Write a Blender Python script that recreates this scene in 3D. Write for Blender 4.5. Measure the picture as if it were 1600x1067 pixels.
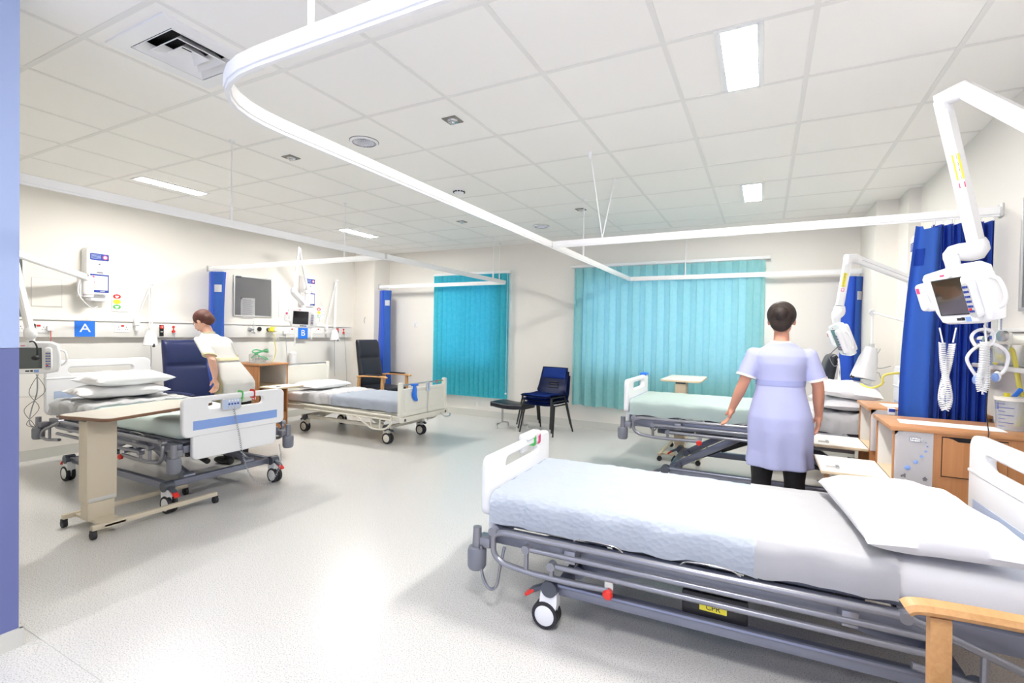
import bpy, bmesh, math, random
from mathutils import Vector, Matrix, noise, Euler
random.seed(7)
C = bpy.context.scene
for o in list(bpy.data.objects): bpy.data.objects.remove(o, do_unlink=True)
COL = C.collection
V = Vector
pi = math.pi
R_ = math.radians

# ---------------------------------------------------------------- camera
FPX, YAW, PIT, ROLL, HC = 766.43, .475, -.0163, .0182, 1.309
_cy, _sy = math.cos(YAW), math.sin(YAW)
FW = V((-_sy*math.cos(PIT), _cy*math.cos(PIT), math.sin(PIT)))
_R = V((_cy, _sy, 0)); _U = _R.cross(FW)
RT = _R*math.cos(ROLL)+_U*math.sin(ROLL)
UP = -_R*math.sin(ROLL)+_U*math.cos(ROLL)
cam_d = bpy.data.cameras.new('camera'); cam = bpy.data.objects.new('camera', cam_d); COL.objects.link(cam)
cam_d.sensor_fit = 'HORIZONTAL'; cam_d.sensor_width = 36; cam_d.lens = FPX/1600*36; cam_d.clip_start = .02
cam.matrix_world = Matrix(((RT.x, UP.x, -FW.x, 0), (RT.y, UP.y, -FW.y, 0), (RT.z, UP.z, -FW.z, HC), (0, 0, 0, 1)))
C.camera = cam
def at(x, y, X=None, Y=None, Z=None):
    """point of the room on the plane X=, Y= or Z= that the photograph shows at pixel x, y"""
    d = FW + RT*((x-800)/FPX) - UP*((y-533.5)/FPX)
    t = X/d.x if X is not None else (Y/d.y if Y is not None else (Z-HC)/d.z)
    return V((0, 0, HC)) + d*t

# ---------------------------------------------------------------- light, world, exposure
C.view_settings.view_transform = 'Standard'; C.view_settings.look = 'None'
C.view_settings.exposure = 0.93; C.view_settings.gamma = 1.0
W = bpy.data.worlds.new('world'); C.world = W; W.use_nodes = True
bg = W.node_tree.nodes['Background']
bg.inputs[0].default_value = (.66, .72, 1.0, 1); bg.inputs[1].default_value = .98
PANEL_EMIT = 96.0

# ---------------------------------------------------------------- materials
MATS = {}
def mat(name, col, rough=.5, metal=0, emit=0, bump=0, bscale=40, spec=.5, alpha=1, sub=0, trans=0, sheen=0, coat=0):
    if name in MATS: return MATS[name]
    m = bpy.data.materials.new(name); m.use_nodes = True
    nt = m.node_tree; b = nt.nodes['Principled BSDF']
    b.inputs['Base Color'].default_value = (*col, 1); b.inputs['Roughness'].default_value = rough
    b.inputs['Metallic'].default_value = metal; b.inputs['Specular IOR Level'].default_value = spec
    b.inputs['Alpha'].default_value = alpha
    if sub: b.inputs['Subsurface Weight'].default_value = sub; b.inputs['Subsurface Radius'].default_value = (.02, .01, .006)
    if trans: b.inputs['Transmission Weight'].default_value = trans
    if sheen: b.inputs['Sheen Weight'].default_value = sheen
    if coat: b.inputs['Coat Weight'].default_value = coat
    if emit:
        b.inputs['Emission Color'].default_value = (*col, 1); b.inputs['Emission Strength'].default_value = emit
    if bump:
        tc = nt.nodes.new('ShaderNodeTexCoord'); n = nt.nodes.new('ShaderNodeTexNoise'); n.inputs['Scale'].default_value = bscale
        n.inputs['Detail'].default_value = 4
        bp = nt.nodes.new('ShaderNodeBump'); bp.inputs['Strength'].default_value = bump; bp.inputs['Distance'].default_value = .004
        nt.links.new(tc.outputs['Object'], n.inputs['Vector']); nt.links.new(n.outputs['Fac'], bp.inputs['Height'])
        nt.links.new(bp.outputs['Normal'], b.inputs['Normal'])
    MATS[name] = m; return m
def ramp(nt, fac, stops):
    r = nt.nodes.new('ShaderNodeValToRGB'); e = r.color_ramp.elements
    while len(e) < len(stops): e.new(.5)
    for k, (p, c) in enumerate(stops): e[k].position = p; e[k].color = (*c, 1)
    nt.links.new(fac, r.inputs[0]); return r
def wood(name, c1, c2, axis=2, rough=.4, scale=1.0):
    m = mat(name, c1, rough); nt = m.node_tree; b = nt.nodes['Principled BSDF']
    tc = nt.nodes.new('ShaderNodeTexCoord'); mp = nt.nodes.new('ShaderNodeMapping')
    s = [60*scale, 60*scale, 60*scale]; s[axis] = 2.2*scale
    mp.inputs['Scale'].default_value = s
    n = nt.nodes.new('ShaderNodeTexNoise'); n.inputs['Scale'].default_value = 1; n.inputs['Detail'].default_value = 5; n.inputs['Distortion'].default_value = .6
    nt.links.new(tc.outputs['Object'], mp.inputs[0]); nt.links.new(mp.outputs[0], n.inputs['Vector'])
    r = ramp(nt, n.outputs['Fac'], [(.3, c1), (.7, c2)]); nt.links.new(r.outputs[0], b.inputs['Base Color'])
    return m
mat('wall', (.83, .80, .745), .75, bump=.04, bscale=120)
mat('ceiling_tile', (.95, .93, .89), .85, bump=.10, bscale=350)
mat('ceiling_bar', (.84, .825, .79), .6)
mat('blue_wall_light', (.40, .50, .78), .6, bump=.03, bscale=150)
mat('blue_wall_dark', (.13, .155, .36), .55, bump=.03, bscale=150)
mat('white_plastic', (.86, .86, .87), .32)
mat('cream_plastic', (.80, .78, .70), .4)
mat('white_metal', (.88, .88, .88), .3)
mat('sheet_white', (.86, .86, .88), .85, bump=.25, bscale=35)
mat('sheet_green', (.73, .85, .82), .85, bump=.25, bscale=35)
mat('sheet_grey', (.66, .71, .80), .85, bump=.25, bscale=35)
mat('pillow_white', (.88, .88, .90), .85, bump=.3, bscale=22)
mat('bed_panel', (.84, .85, .87), .3)
mat('bed_stripe', (.24, .38, .76), .35)
mat('bed_stripe_pale', (.48, .57, .76), .35)
mat('tube_grey', (.27, .275, .31), .32, .6)
mat('beam_grey', (.22, .235, .30), .3, .5)
mat('dark_grey', (.075, .085, .11), .45)
mat('mid_grey', (.19, .20, .24), .4)
mat('black', (.012, .012, .014), .45)
mat('rubber', (.02, .02, .025), .6)
mat('red', (.72, .03, .02), .35)
mat('pink', (.70, .08, .22), .4)
mat('green', (.10, .55, .12), .4)
mat('yellow', (.85, .74, .05), .45)
mat('steel', (.6, .6, .6), .25, 1)
mat('chrome', (.75, .75, .75), .12, 1)
mat('curtain_blue', (.016, .085, .55), .8, sheen=.15, bump=.15, bscale=60)
mat('curtain_light', (.06, .19, .66), .8, sheen=.15, bump=.15, bscale=60)
mat('vinyl_navy', (.010, .018, .085), .38)
mat('vinyl_black', (.012, .014, .022), .4)
mat('chair_plastic', (.014, .03, .14), .4)
mat('chair_pad', (.016, .075, .46), .75)
mat('paper', (.90, .90, .92), .8)
mat('ink', (.18, .18, .20), .8)
mat('ink_pale', (.50, .50, .53), .8)
mat('sign_blue', (.02, .19, .80), .45)
mat('label_blue', (.02, .05, .32), .45)
mat('beige_metal', (.62, .55, .43), .4)
mat('board_grey', (.17, .17, .175), .9, bump=.2, bscale=300)
mat('frame_grey', (.62, .62, .60), .4, .3)
mat('screen', (.008, .009, .011), .12, coat=.6)
mat('screen_brown', (.05, .036, .022), .14, coat=.7)
mat('screen_grey', (.09, .105, .105), .2, coat=.5)
mat('skin', (.76, .43, .32), .5, sub=.12)
mat('skin_dark', (.70, .33, .22), .5, sub=.12)
mat('hair_auburn', (.085, .022, .014), .6, bump=.6, bscale=120)
mat('hair_dark', (.025, .014, .010), .6, bump=.6, bscale=120)
mat('uniform_white', (.70, .68, .65), .85, bump=.3, bscale=18)
mat('uniform_cream', (.60, .54, .35), .8, bump=.3, bscale=18)
mat('uniform_lilac', (.42, .44, .68), .85, bump=.3, bscale=18)
mat('uniform_belt', (.33, .36, .62), .8)
mat('tights', (.008, .007, .009), .7)
mat('eye', (.9, .9, .9), .3)
mat('lips', (.55, .16, .14), .5)
mat('cable_yellow', (.74, .66, .12), .4)
mat('clear_green', (.10, .52, .22), .3, trans=.25)
mat('clear_plastic', (.86, .88, .90), .15, trans=.75, alpha=.75)
mat('cable_grey', (.35, .36, .38), .5)
mat('copper_red', (.62, .09, .07), .4)
mat('cream_metal', (.74, .71, .62), .35)
mat('inner_white', (.83, .82, .78), .5)
mat('grille_dark', (.008, .008, .01), .8)
mat('trunking', (.83, .82, .79), .4)
mat('skirting', (.62, .62, .58), .5)
mat('panel_light', (1.0, .97, .92), .5, emit=PANEL_EMIT)
mat('sensor_grey', (.22, .21, .185), .5)
mat('reflector', (.78, .80, .86), .12, .9)
def glass_mat():
    m = mat('glass', (1, 1, 1), .0); nt = m.node_tree; tr = nt.nodes.new('ShaderNodeBsdfTransparent'); gl = nt.nodes.new('ShaderNodeBsdfGlossy'); gl.inputs['Roughness'].default_value = .02
    mx = nt.nodes.new('ShaderNodeMixShader'); mx.inputs[0].default_value = .08
    nt.links.new(tr.outputs[0], mx.inputs[1]); nt.links.new(gl.outputs[0], mx.inputs[2]); nt.links.new(mx.outputs[0], nt.nodes['Material Output'].inputs['Surface'])
glass_mat()
wood('beech', (.54, .25, .10), (.44, .185, .065), 2)
wood('beech_top', (.55, .27, .12), (.46, .21, .08), 0)
wood('beech_chair', (.68, .38, .16), (.58, .30, .11), 0)
wood('maple', (.78, .64, .44), (.72, .57, .37), 1)
wood('edge_brown', (.22, .11, .06), (.18, .09, .05), 1)

def make_floor_mat():
    m = mat('floor_vinyl', (.6, .6, .6), .25); nt = m.node_tree; b = nt.nodes['Principled BSDF']
    tc = nt.nodes.new('ShaderNodeTexCoord')
    n = nt.nodes.new('ShaderNodeTexNoise'); n.inputs['Scale'].default_value = 190; n.inputs['Detail'].default_value = 3
    nt.links.new(tc.outputs['Object'], n.inputs['Vector'])
    r = ramp(nt, n.outputs['Fac'], [(.32, (.36, .365, .37)), (.47, (.68, .67, .65)), (.64, (.74, .73, .71))])
    nt.links.new(r.outputs[0], b.inputs['Base Color'])
make_floor_mat()
def blanket_mat():
    m = mat('blanket', (.82, .88, .96), .9); nt = m.node_tree; b = nt.nodes['Principled BSDF']
    tc = nt.nodes.new('ShaderNodeTexCoord'); mp = nt.nodes.new('ShaderNodeMapping'); mp.inputs['Scale'].default_value = (34, 50, 50)
    w = nt.nodes.new('ShaderNodeTexVoronoi'); w.inputs['Scale'].default_value = 1
    nt.links.new(tc.outputs['Object'], mp.inputs[0]); nt.links.new(mp.outputs[0], w.inputs['Vector'])
    bp = nt.nodes.new('ShaderNodeBump'); bp.inputs['Strength'].default_value = .40; bp.inputs['Distance'].default_value = .010
    nt.links.new(w.outputs['Distance'], bp.inputs['Height']); nt.links.new(bp.outputs['Normal'], b.inputs['Normal'])
blanket_mat()
def blind_mat(name, c1, c2):
    m = mat(name, c1, .7); nt = m.node_tree; b = nt.nodes['Principled BSDF']
    tc = nt.nodes.new('ShaderNodeTexCoord'); n = nt.nodes.new('ShaderNodeTexNoise'); n.inputs['Scale'].default_value = 25; n.inputs['Detail'].default_value = 6
    nt.links.new(tc.outputs['Object'], n.inputs['Vector'])
    r = ramp(nt, n.outputs['Fac'], [(.3, c1), (.7, c2)]); nt.links.new(r.outputs[0], b.inputs['Base Color'])
    # cloth lets part of the light through
    tr = nt.nodes.new('ShaderNodeBsdfTranslucent'); nt.links.new(r.outputs[0], tr.inputs['Color'])
    mx = nt.nodes.new('ShaderNodeMixShader'); mx.inputs[0].default_value = .48
    out = nt.nodes['Material Output']
    nt.links.new(b.outputs[0], mx.inputs[1]); nt.links.new(tr.outputs[0], mx.inputs[2]); nt.links.new(mx.outputs[0], out.inputs['Surface'])
blind_mat('blind_teal', (.11, .70, .80), (.16, .76, .86))
blind_mat('blind_aqua', (.50, .83, .84), (.58, .87, .88))

# ---------------------------------------------------------------- mesh builder
def basis_from(z, hint=V((0, 0, 1))):
    z = V(z).normalized()
    if abs(z.dot(hint)) > .98: hint = V((1, 0, 0))
    x = hint.cross(z).normalized(); y = z.cross(x)
    return Matrix((x, y, z)).transposed()
class MB:
    def __init__(self, M=None): self.bm = bmesh.new(); self.M = M or Matrix.Identity(4)
    def box(self, c, s, rot=None, bev=0, seg=2):
        m = Matrix.Translation(V(c)) @ (rot.to_4x4() if rot else Matrix.Identity(4)) @ Matrix.Diagonal((*s, 1))
        g = bmesh.ops.create_cube(self.bm, size=1, matrix=m)
        if bev:
            es = list({e for v in g['verts'] for e in v.link_edges})
            bmesh.ops.bevel(self.bm, geom=es, offset=min(bev, min(s)*.49), segments=seg, affect='EDGES', profile=.5)
        return self
    def b(self, x0, x1, y0, y1, z0, z1, bev=0):
        return self.box(((x0+x1)/2, (y0+y1)/2, (z0+z1)/2), (abs(x1-x0), abs(y1-y0), abs(z1-z0)), None, bev)
    def cyl(self, p0, p1, r0, r1=None, n=20):
        p0, p1 = V(p0), V(p1); d = p1-p0; r1 = r0 if r1 is None else r1
        m = Matrix.Translation((p0+p1)/2) @ basis_from(d).to_4x4()
        bmesh.ops.create_cone(self.bm, cap_ends=True, segments=n, radius1=r0, radius2=r1, depth=d.length, matrix=m); return self
    def sph(self, c, r, s=(1, 1, 1), rot=None, n=16):
        m = Matrix.Translation(V(c)) @ (rot.to_4x4() if rot else Matrix.Identity(4)) @ Matrix.Diagonal((r*s[0], r*s[1], r*s[2], 1))
        bmesh.ops.create_uvsphere(self.bm, u_segments=n, v_segments=max(8, n*2//3), radius=1, matrix=m); return self
    def rings(self, rings, closed=False, cap=True, wrap=True):
        vs = [[self.bm.verts.new(p) for p in r] for r in rings]
        n = len(vs[0]); L = len(vs)
        for a in range(L if closed else L-1):
            A, B = vs[a], vs[(a+1) % L]
            for k in range(n if wrap else n-1):
                try: self.bm.faces.new((A[k], A[(k+1) % n], B[(k+1) % n], B[k]))
                except ValueError: pass
        if cap and not closed and wrap:
            self.bm.faces.new(list(reversed(vs[0]))); self.bm.faces.new(vs[-1])
        return self
    def tube(self, pts, r, n=8, closed=False, prof=None, up=V((0, 0, 1))):
        pts = [V(p) for p in pts]; L = len(pts); rs = r if isinstance(r, (list, tuple)) else [r]*L
        out = []; X = None
        for k in range(L):
            a = pts[(k-1) % L] if (k or closed) else pts[0]; b = pts[(k+1) % L] if (k < L-1 or closed) else pts[-1]
            t = (b-a).normalized() if (b-a).length > 1e-9 else V((0, 0, 1))
            if prof: B = basis_from(t, up); X, Y = B.col[0], B.col[1]
            else:
                if X is None: X = basis_from(t).col[0]
                X = (X - t*X.dot(t)); X = X.normalized() if X.length > 1e-6 else basis_from(t).col[0]
                Y = t.cross(X)
            if prof: out.append([pts[k]+X*px+Y*py for px, py in prof])
            else: out.append([pts[k]+(X*math.cos(2*pi*j/n)+Y*math.sin(2*pi*j/n))*rs[k] for j in range(n)])
        return self.rings(out, closed)
    def rail(self, pts, w, h, closed=False): return self.tube(pts, 1, prof=[(-w/2, -h/2), (w/2, -h/2), (w/2, h/2), (-w/2, h/2)], closed=closed)
    def lathe(self, c, prof, n=24, axis=None):
        B = basis_from(axis) if axis else Matrix.Identity(3); c = V(c)
        return self.rings([[c+B@V((max(r, 1e-4)*math.cos(2*pi*k/n), max(r, 1e-4)*math.sin(2*pi*k/n), z)) for k in range(n)] for r, z in prof])
    def plate(self, loops, th, m, bev=.003):
        """filled outline(s) (first outer, others holes) of thickness th; m maps (u, v, thickness) to the room"""
        cu = bpy.data.curves.new('t', 'CURVE'); cu.dimensions = '2D'; cu.fill_mode = 'BOTH'; cu.extrude = max(th/2-bev, .0002); cu.bevel_depth = bev; cu.bevel_resolution = 1
        cu.offset = -bev
        for lp in loops:
            sp = cu.splines.new('POLY'); sp.points.add(len(lp)-1); sp.use_cyclic_u = True
            for k, p in enumerate(lp): sp.points[k].co = (p[0], p[1], 0, 1)
        self._curve(cu, m); return self
    def text(self, s, size, m, th=.001, align='CENTER'):
        cu = bpy.data.curves.new('t', 'FONT'); cu.body = s; cu.size = size; cu.extrude = th; cu.align_x = align; cu.align_y = 'CENTER'; cu.resolution_u = 3
        self._curve(cu, m); return self
    def _curve(self, cu, m):
        o = bpy.data.objects.new('t', cu); COL.objects.link(o); dg = bpy.context.evaluated_depsgraph_get(); dg.update()
        me = bpy.data.meshes.new_from_object(o.evaluated_get(dg)); me.transform(m); self.bm.from_mesh(me)
        bpy.data.objects.remove(o); bpy.data.meshes.remove(me); bpy.data.curves.remove(cu)
    def grid(self, f, nu, nv, th=0):
        vs = [[self.bm.verts.new(f(i/nu, j/nv)) for j in range(nv+1)] for i in range(nu+1)]
        fs = [self.bm.faces.new((vs[i][j], vs[i+1][j], vs[i+1][j+1], vs[i][j+1])) for i in range(nu) for j in range(nv)]
        if th: bmesh.ops.solidify(self.bm, geom=fs, thickness=th)
        return self
    def mesh(self, name, m, smooth=40):
        bmesh.ops.recalc_face_normals(self.bm, faces=self.bm.faces)
        me = bpy.data.meshes.new(name); self.bm.transform(self.M); self.bm.to_mesh(me); self.bm.free()
        if smooth:
            me.shade_smooth(); me.set_sharp_from_angle(angle=R_(smooth))
        for x in (m if isinstance(m, (list, tuple)) else [m]): me.materials.append(MATS[x])
        return me
    def part(self, name, m, parent=None, smooth=40):
        o = bpy.data.objects.new(name, self.mesh(name, m, smooth)); COL.objects.link(o)
        if parent: o.parent = parent
        return o
    def solo(self, name, m, label, cat, group=None, smooth=40, at_=None):
        """a thing that is one mesh; its origin goes to its own centre bottom"""
        o = self.part(name, m, None, smooth)
        tag(o, label, cat, group); recentre(o); return o
def recentre(o):
    vs = o.data.vertices
    if not len(vs): return
    lo = [min(v.co[k] for v in vs) for k in range(3)]; hi = [max(v.co[k] for v in vs) for k in range(3)]
    c = V(((lo[0]+hi[0])/2, (lo[1]+hi[1])/2, lo[2])); o.data.transform(Matrix.Translation(-c)); o.location = c
def tag(o, label, cat, group=None):
    o['label'] = label; o['category'] = cat
    if group: o['group'] = group
    return o
def struct(o): o['kind'] = 'structure'; return o
def thing(name, label, cat, loc=(0, 0, 0), rz=0, group=None):
    o = bpy.data.objects.new(name, None); COL.objects.link(o); o.empty_display_size = .1
    o.location = loc; o.rotation_euler = (0, 0, rz); return tag(o, label, cat, group)
def copy_thing(root, loc, rz, label, group=None):
    r = root.copy(); COL.objects.link(r); r.location = loc; r.rotation_euler = (0, 0, rz); r['label'] = label
    if group: r['group'] = group
    for ch in list(root.children):
        c = ch.copy(); COL.objects.link(c); c.parent = r
        for g in list(ch.children):
            d = g.copy(); COL.objects.link(d); d.parent = c
    return r
def wallm(p, n, roll=0):
    """matrix: local x to the viewer's right, y up, z out of a wall with normal n, at p"""
    n = V(n).normalized(); x = V((0, 0, 1)).cross(n).normalized(); y = n.cross(x)
    return Matrix.Translation(V(p)) @ Matrix((x, y, n)).transposed().to_4x4() @ Matrix.Rotation(roll, 4, 'Z')
def rrect(x0, x1, y0, y1, r, n=5):
    o = []
    for cx, cy, a in ((x1-r, y1-r, 0), (x0+r, y1-r, 90), (x0+r, y0+r, 180), (x1-r, y0+r, 270)):
        for k in range(n+1):
            t = R_(a+90*k/n); o.append((cx+r*math.cos(t), cy+r*math.sin(t)))
    return o
def smooth_path(P, n=6, closed=False):
    P = [V(p) for p in P]; L = len(P); out = []
    for k in range(L if closed else L-1):
        p0 = P[k-1] if (k or closed) else P[0]; p1 = P[k]; p2 = P[(k+1) % L]; p3 = P[(k+2) % L] if (closed or k+2 < L) else P[-1]
        for j in range(n):
            t = j/n; out.append(.5*((2*p1)+(p2-p0)*t+(2*p0-5*p1+4*p2-p3)*t*t+(3*p1-p0-3*p2+p3)*t**3))
    if not closed: out.append(P[-1])
    return out
def corner_path(P, r, n=5):
    P = [V(p) for p in P]; out = [P[0]]
    for k in range(1, len(P)-1):
        a, b, c = P[k-1], P[k], P[k+1]; d1 = (a-b); d2 = (c-b); q = min(r, d1.length*.49, d2.length*.49)
        s, e = b+d1.normalized()*q, b+d2.normalized()*q
        for j in range(n+1):
            t = j/n; out.append(s*(1-t)**2+b*2*t*(1-t)+e*t*t)
    out.append(P[-1]); return out
def helix(P, r, turns, n=9):
    path = smooth_path(P, 12); d = [0]
    for a, b in zip(path, path[1:]): d.append(d[-1]+(b-a).length)
    N = int(turns*n); out = []; j = 0
    for k in range(N+1):
        s = d[-1]*k/N
        while j < len(d)-2 and d[j+1] < s: j += 1
        u = (s-d[j])/max(d[j+1]-d[j], 1e-9); p = path[j].lerp(path[j+1], u); t = (path[j+1]-path[j]).normalized()
        B = basis_from(t, V((0, 1, .1))); a = 2*pi*k/n
        out.append(p+(B.col[0]*math.cos(a)+B.col[1]*math.sin(a))*r)
    return out
def wig(p, s=3, a=.01): return noise.noise(V(p)*s)*a
# ---------------------------------------------------------------- room shell
XL, XR, YF, ZC = -6.28, 1.185, 6.617, 2.645
struct(MB().b(XL-.1, XR+.1, -2.6, YF+.1, -.1, 0).part('floor', 'floor_vinyl', smooth=0))
VX0, VX1, VY0, VY1 = -2.73, -2.35, 1.23, 1.61      # opening of the air vent
m = MB()
for a in ((XL-.1, XR+.1, -2.6, VY0), (XL-.1, XR+.1, VY1, YF+.1), (XL-.1, VX0, VY0, VY1), (VX1, XR+.1, VY0, VY1)): m.b(*a, ZC, ZC+.08)
struct(m.part('ceiling', 'ceiling_tile', smooth=0))
m = MB()
TX, TY = -3.442, 1.7186
for i in range(-5, 9):
    x = TX+.6*i
    if XL < x < XR:
        if VX0 < x < VX1: continue
        m.b(x-.012, x+.012, -2.5, 5.75 if x > .9 else YF-.36, ZC-.0025, ZC+.01)
for j in range(-7, 9):
    y = TY+.6*j
    if y < YF-.3: m.b(XL, XR if y < 5.5 else .9, y-.012, y+.012, ZC-.0022, ZC+.01)
m.b(XL, XR-.25, YF-.36, YF-.336, ZC-.0025, ZC+.01)
struct(m.part('trim_1', 'ceiling_bar', smooth=0))
WIN = ((-4.72, -3.62, .78, 2.12), (-2.30, -.12, .78, 2.12))      # windows behind the two blinds
m = MB().b(XL-.1, XR+.1, YF, YF+.1, 0, .78).b(XL-.1, XR+.1, YF, YF+.1, 2.12, ZC)
for x0, x1 in ((XL-.1, WIN[0][0]), (WIN[0][1], WIN[1][0]), (WIN[1][1], XR+.1)): m.b(x0, x1, YF, YF+.1, .78, 2.12)
struct(m.part('wall_far', 'wall', smooth=0))
for k, (x0, x1, z0, z1) in enumerate(WIN):
    m = MB(); n = 2 if k else 1
    for a in ((x0, x1, z0, z0+.05), (x0, x1, z1-.05, z1), (x0, x0+.05, z0, z1), (x1-.05, x1, z0, z1)): m.b(a[0], a[1], YF+.03, YF+.08, a[2], a[3], .004)
    for j in range(1, n+1): m.b(x0+(x1-x0)*j/(n+1)-.025, x0+(x1-x0)*j/(n+1)+.025, YF+.03, YF+.08, z0, z1, .004)
    w_ = struct(m.part('window_%d' % (k+1), 'white_plastic'))
    MB().b(x0+.04, x1-.04, YF+.052, YF+.058, z0+.04, z1-.04).part('pane', 'glass', w_, 0)
    MB().b(x0-.03, x1+.03, YF-.03, YF+.03, z0-.025, z0, .004).part('sill', 'white_plastic', w_)
struct(MB().b(XL-.1, XL, .6, YF, 0, ZC).part('wall_left', 'wall', smooth=0))
struct(MB().b(XR, XR+.1, -2.6, YF, 0, ZC).part('wall_right', 'wall', smooth=0))
struct(MB().b(XL, -5.82, 6.25, YF, 0, ZC).part('trim_2', 'wall', smooth=0))      # boxed pier in the far left corner
struct(MB().b(.925, XR, 5.78, YF, 0, ZC).part('trim_3', 'wall', smooth=0))       # pier in the far right corner
struct(MB().b(1.10, XR, 5.42, 5.78, 0, ZC).part('trim_4', 'wall', smooth=0))
# blue end of the partition beside the camera: pale above, dark below the dado line
m = MB().b(-2.86, -2.672, -2.6, .85, 1.215, ZC); struct(m.part('wall_near', 'blue_wall_light', smooth=0))
m = MB().b(-2.86, -2.672, -2.6, .85, .0, 1.213); struct(m.part('wall_near_lower', 'blue_wall_dark', smooth=0))
struct(MB().b(XL-.1, -2.86, .55, .7, 0, ZC).part('wall_near_return', 'wall', smooth=0))
for nm, a in (('far', (-5.82, .925, YF-.012, YF, 0, .1)), ('left', (XL, XL+.012, .7, 6.25, 0, .1)), ('right', (XR-.012, XR, -2.6, 5.42, 0, .1)), ('pier', (XL, -5.82, 6.238, 6.25, 0, .1))):
    struct(MB().b(*a).part('baseboard_'+nm, 'skirting', smooth=0))
struct(MB().b(-2.672, -2.660, -2.6, .862, 0, .075).b(-2.86, -2.66, .85, .862, 0, .075).part('baseboard_near', 'skirting', smooth=0))
# joints welded into the vinyl near the camera
struct(MB().tube([at(34, 978, Z=.0005), at(160, 1065, Z=.0005), at(160, 1065, Z=.0005)*2-at(34, 978, Z=.0005)], .0014, 4).tube([(-2.55, .86, .0005), (-2.62, .9, .0005), (-2.66, .862, .0005)], .0012, 4).part('trim_5', 'skirting'))

# ---------------------------------------------------------------- ceiling things
def ceiling_light(x, y, label):
    t = thing('ceiling_light', label, 'ceiling light', (x, y, ZC), 0, 'recessed ceiling lights')
    m = MB()
    for a in ((-.098, -.072, -.285, .285), (.072, .098, -.285, .285), (-.098, .098, -.30, -.282), (-.098, .098, .282, .30)): m.b(*a, -.006, .0)
    m.part('frame', 'white_metal', t, 0)
    MB().b(-.072, .072, -.282, .282, -.004, .0).part('diffuser', 'panel_light', t, 0)
ceiling_light(-.132, 2.62, 'bright slim ceiling light above the nearest bed, largest of the four in view')
ceiling_light(-.128, 5.04, 'small bright ceiling light above the bed behind the nurse in lilac')
ceiling_light(-5.03, 2.67, 'slim bright ceiling light above bed A on the left')
ceiling_light(-4.98, 5.03, 'slim bright ceiling light above bed B by the far left corner')
ceiling_light(-.132, .2, 'unseen ceiling fill light added overhead, above the armchair in the near right corner')  # out of view, added as fill light for the near end
ceiling_light(-2.54, -1.6, 'unseen ceiling fill light added behind the viewer')  # another unseen panel, added to fill from behind the viewer
t = thing('air_vent', 'square louvred air vent in the ceiling at upper left', 'vent', (-2.54, 1.42, ZC))
m = MB()
for a in ((-.24, .24, -.24, -.17), (-.24, .24, .17, .24), (-.24, -.17, -.17, .17), (.17, .24, -.17, .17)): m.b(*a, -.010, 0)
m.part('frame', 'white_metal', t, 0)
m = MB()
for s in (.165, .115, .065):
    o = s; i = s-.036
    def q(r, z): return [V((r, r, z)), V((-r, r, z)), V((-r, -r, z)), V((r, -r, z))]
    m.rings([q(o, -.008), q(i, .03), q(i-.003, .03), q(o-.003, -.011)], closed=True)
m.part('louvre', 'white_metal', t, 0)
MB().b(-.21, .21, -.21, .21, .075, .08).b(-.195, .195, -.195, -.19, 0, .08).b(-.195, .195, .185, .19, 0, .08).b(-.19, -.185, -.19, .19, 0, .08).b(.185, .19, -.19, .19, 0, .08).part('duct', 'grille_dark', t, 0)
def downlight(x, y, label):
    t = thing('downlight', label, 'downlight', (x, y, ZC), 0, 'round downlights in the ceiling')
    MB().lathe((0, 0, 0), [(.098, -.001), (.098, -.008), (.080, -.012), (.078, -.002)], 36).part('rim', 'white_metal', t)
    m = MB().lathe((0, 0, 0), [(.078, -.010), (.05, -.004), (.001, -.003)], 28)
    for k in range(-3, 4): m.b(k*.02-.0015, k*.02+.0015, -.065, .065, -.012, -.004)
    for k in range(-2, 3): m.b(-.065, .065, k*.024-.0015, k*.024+.0015, -.012, -.004)
    m.part('reflector', 'reflector', t)
    MB().lathe((0, 0, 0), [(.102, 0), (.102, -.003), (.098, -.003), (.098, 0)], 36).part('shadow_ring', 'ink', t)  # dark ring stands in for the shadow line round the rim
    MB().tube([(.079*math.cos(a*.2), .079*math.sin(a*.2), -.011) for a in range(31)], .0022, 5).part('inner_ring', 'ink', t)
downlight(-2.545, 2.61, 'larger round downlight with a chrome grid near the middle of the ceiling')
downlight(-2.49, 5.57, 'small far round downlight near the window wall')
def speaker(x, y, label):
    t = thing('ceiling_sensor', label, 'sensor', (x, y, ZC), 0, 'small square fittings in the ceiling')
    MB().b(-.05, .05, -.05, .05, -.006, 0, .002).part('plate', 'sensor_grey', t, 0)
    MB().lathe((0, 0, -.006), [(.034, 0), (.03, -.008), (.016, -.010), (.012, -.02), (.001, -.022)], 20).part('lens', 'steel', t)
speaker(-1.775, 2.58, 'small square grey ceiling fitting, nearest of the four, right of the round downlight')
speaker(-3.30, 2.61, 'small square grey ceiling fitting left of the curtain rail')
speaker(-1.77, 4.99, 'small square grey ceiling fitting beside the cable hangers')
speaker(-3.27, 4.98, 'small square grey ceiling fitting above the left blind')
t = thing('smoke_detector', 'round white smoke detector with dark slots in the middle of the ceiling', 'smoke detector', (-2.57, 3.86, ZC))
MB().lathe((0, 0, 0), [(.055, 0), (.055, -.018), (.044, -.034), (.02, -.042), (.001, -.043)], 28).part('body', 'white_plastic', t)
m = MB()
for k in range(12):
    a = 2*pi*k/12; m.box((.050*math.cos(a), .050*math.sin(a), -.025), (.012, .020, .010), Matrix.Rotation(a, 3, 'Z'))
m.part('vent_slot', 'black', t, 0)

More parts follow.
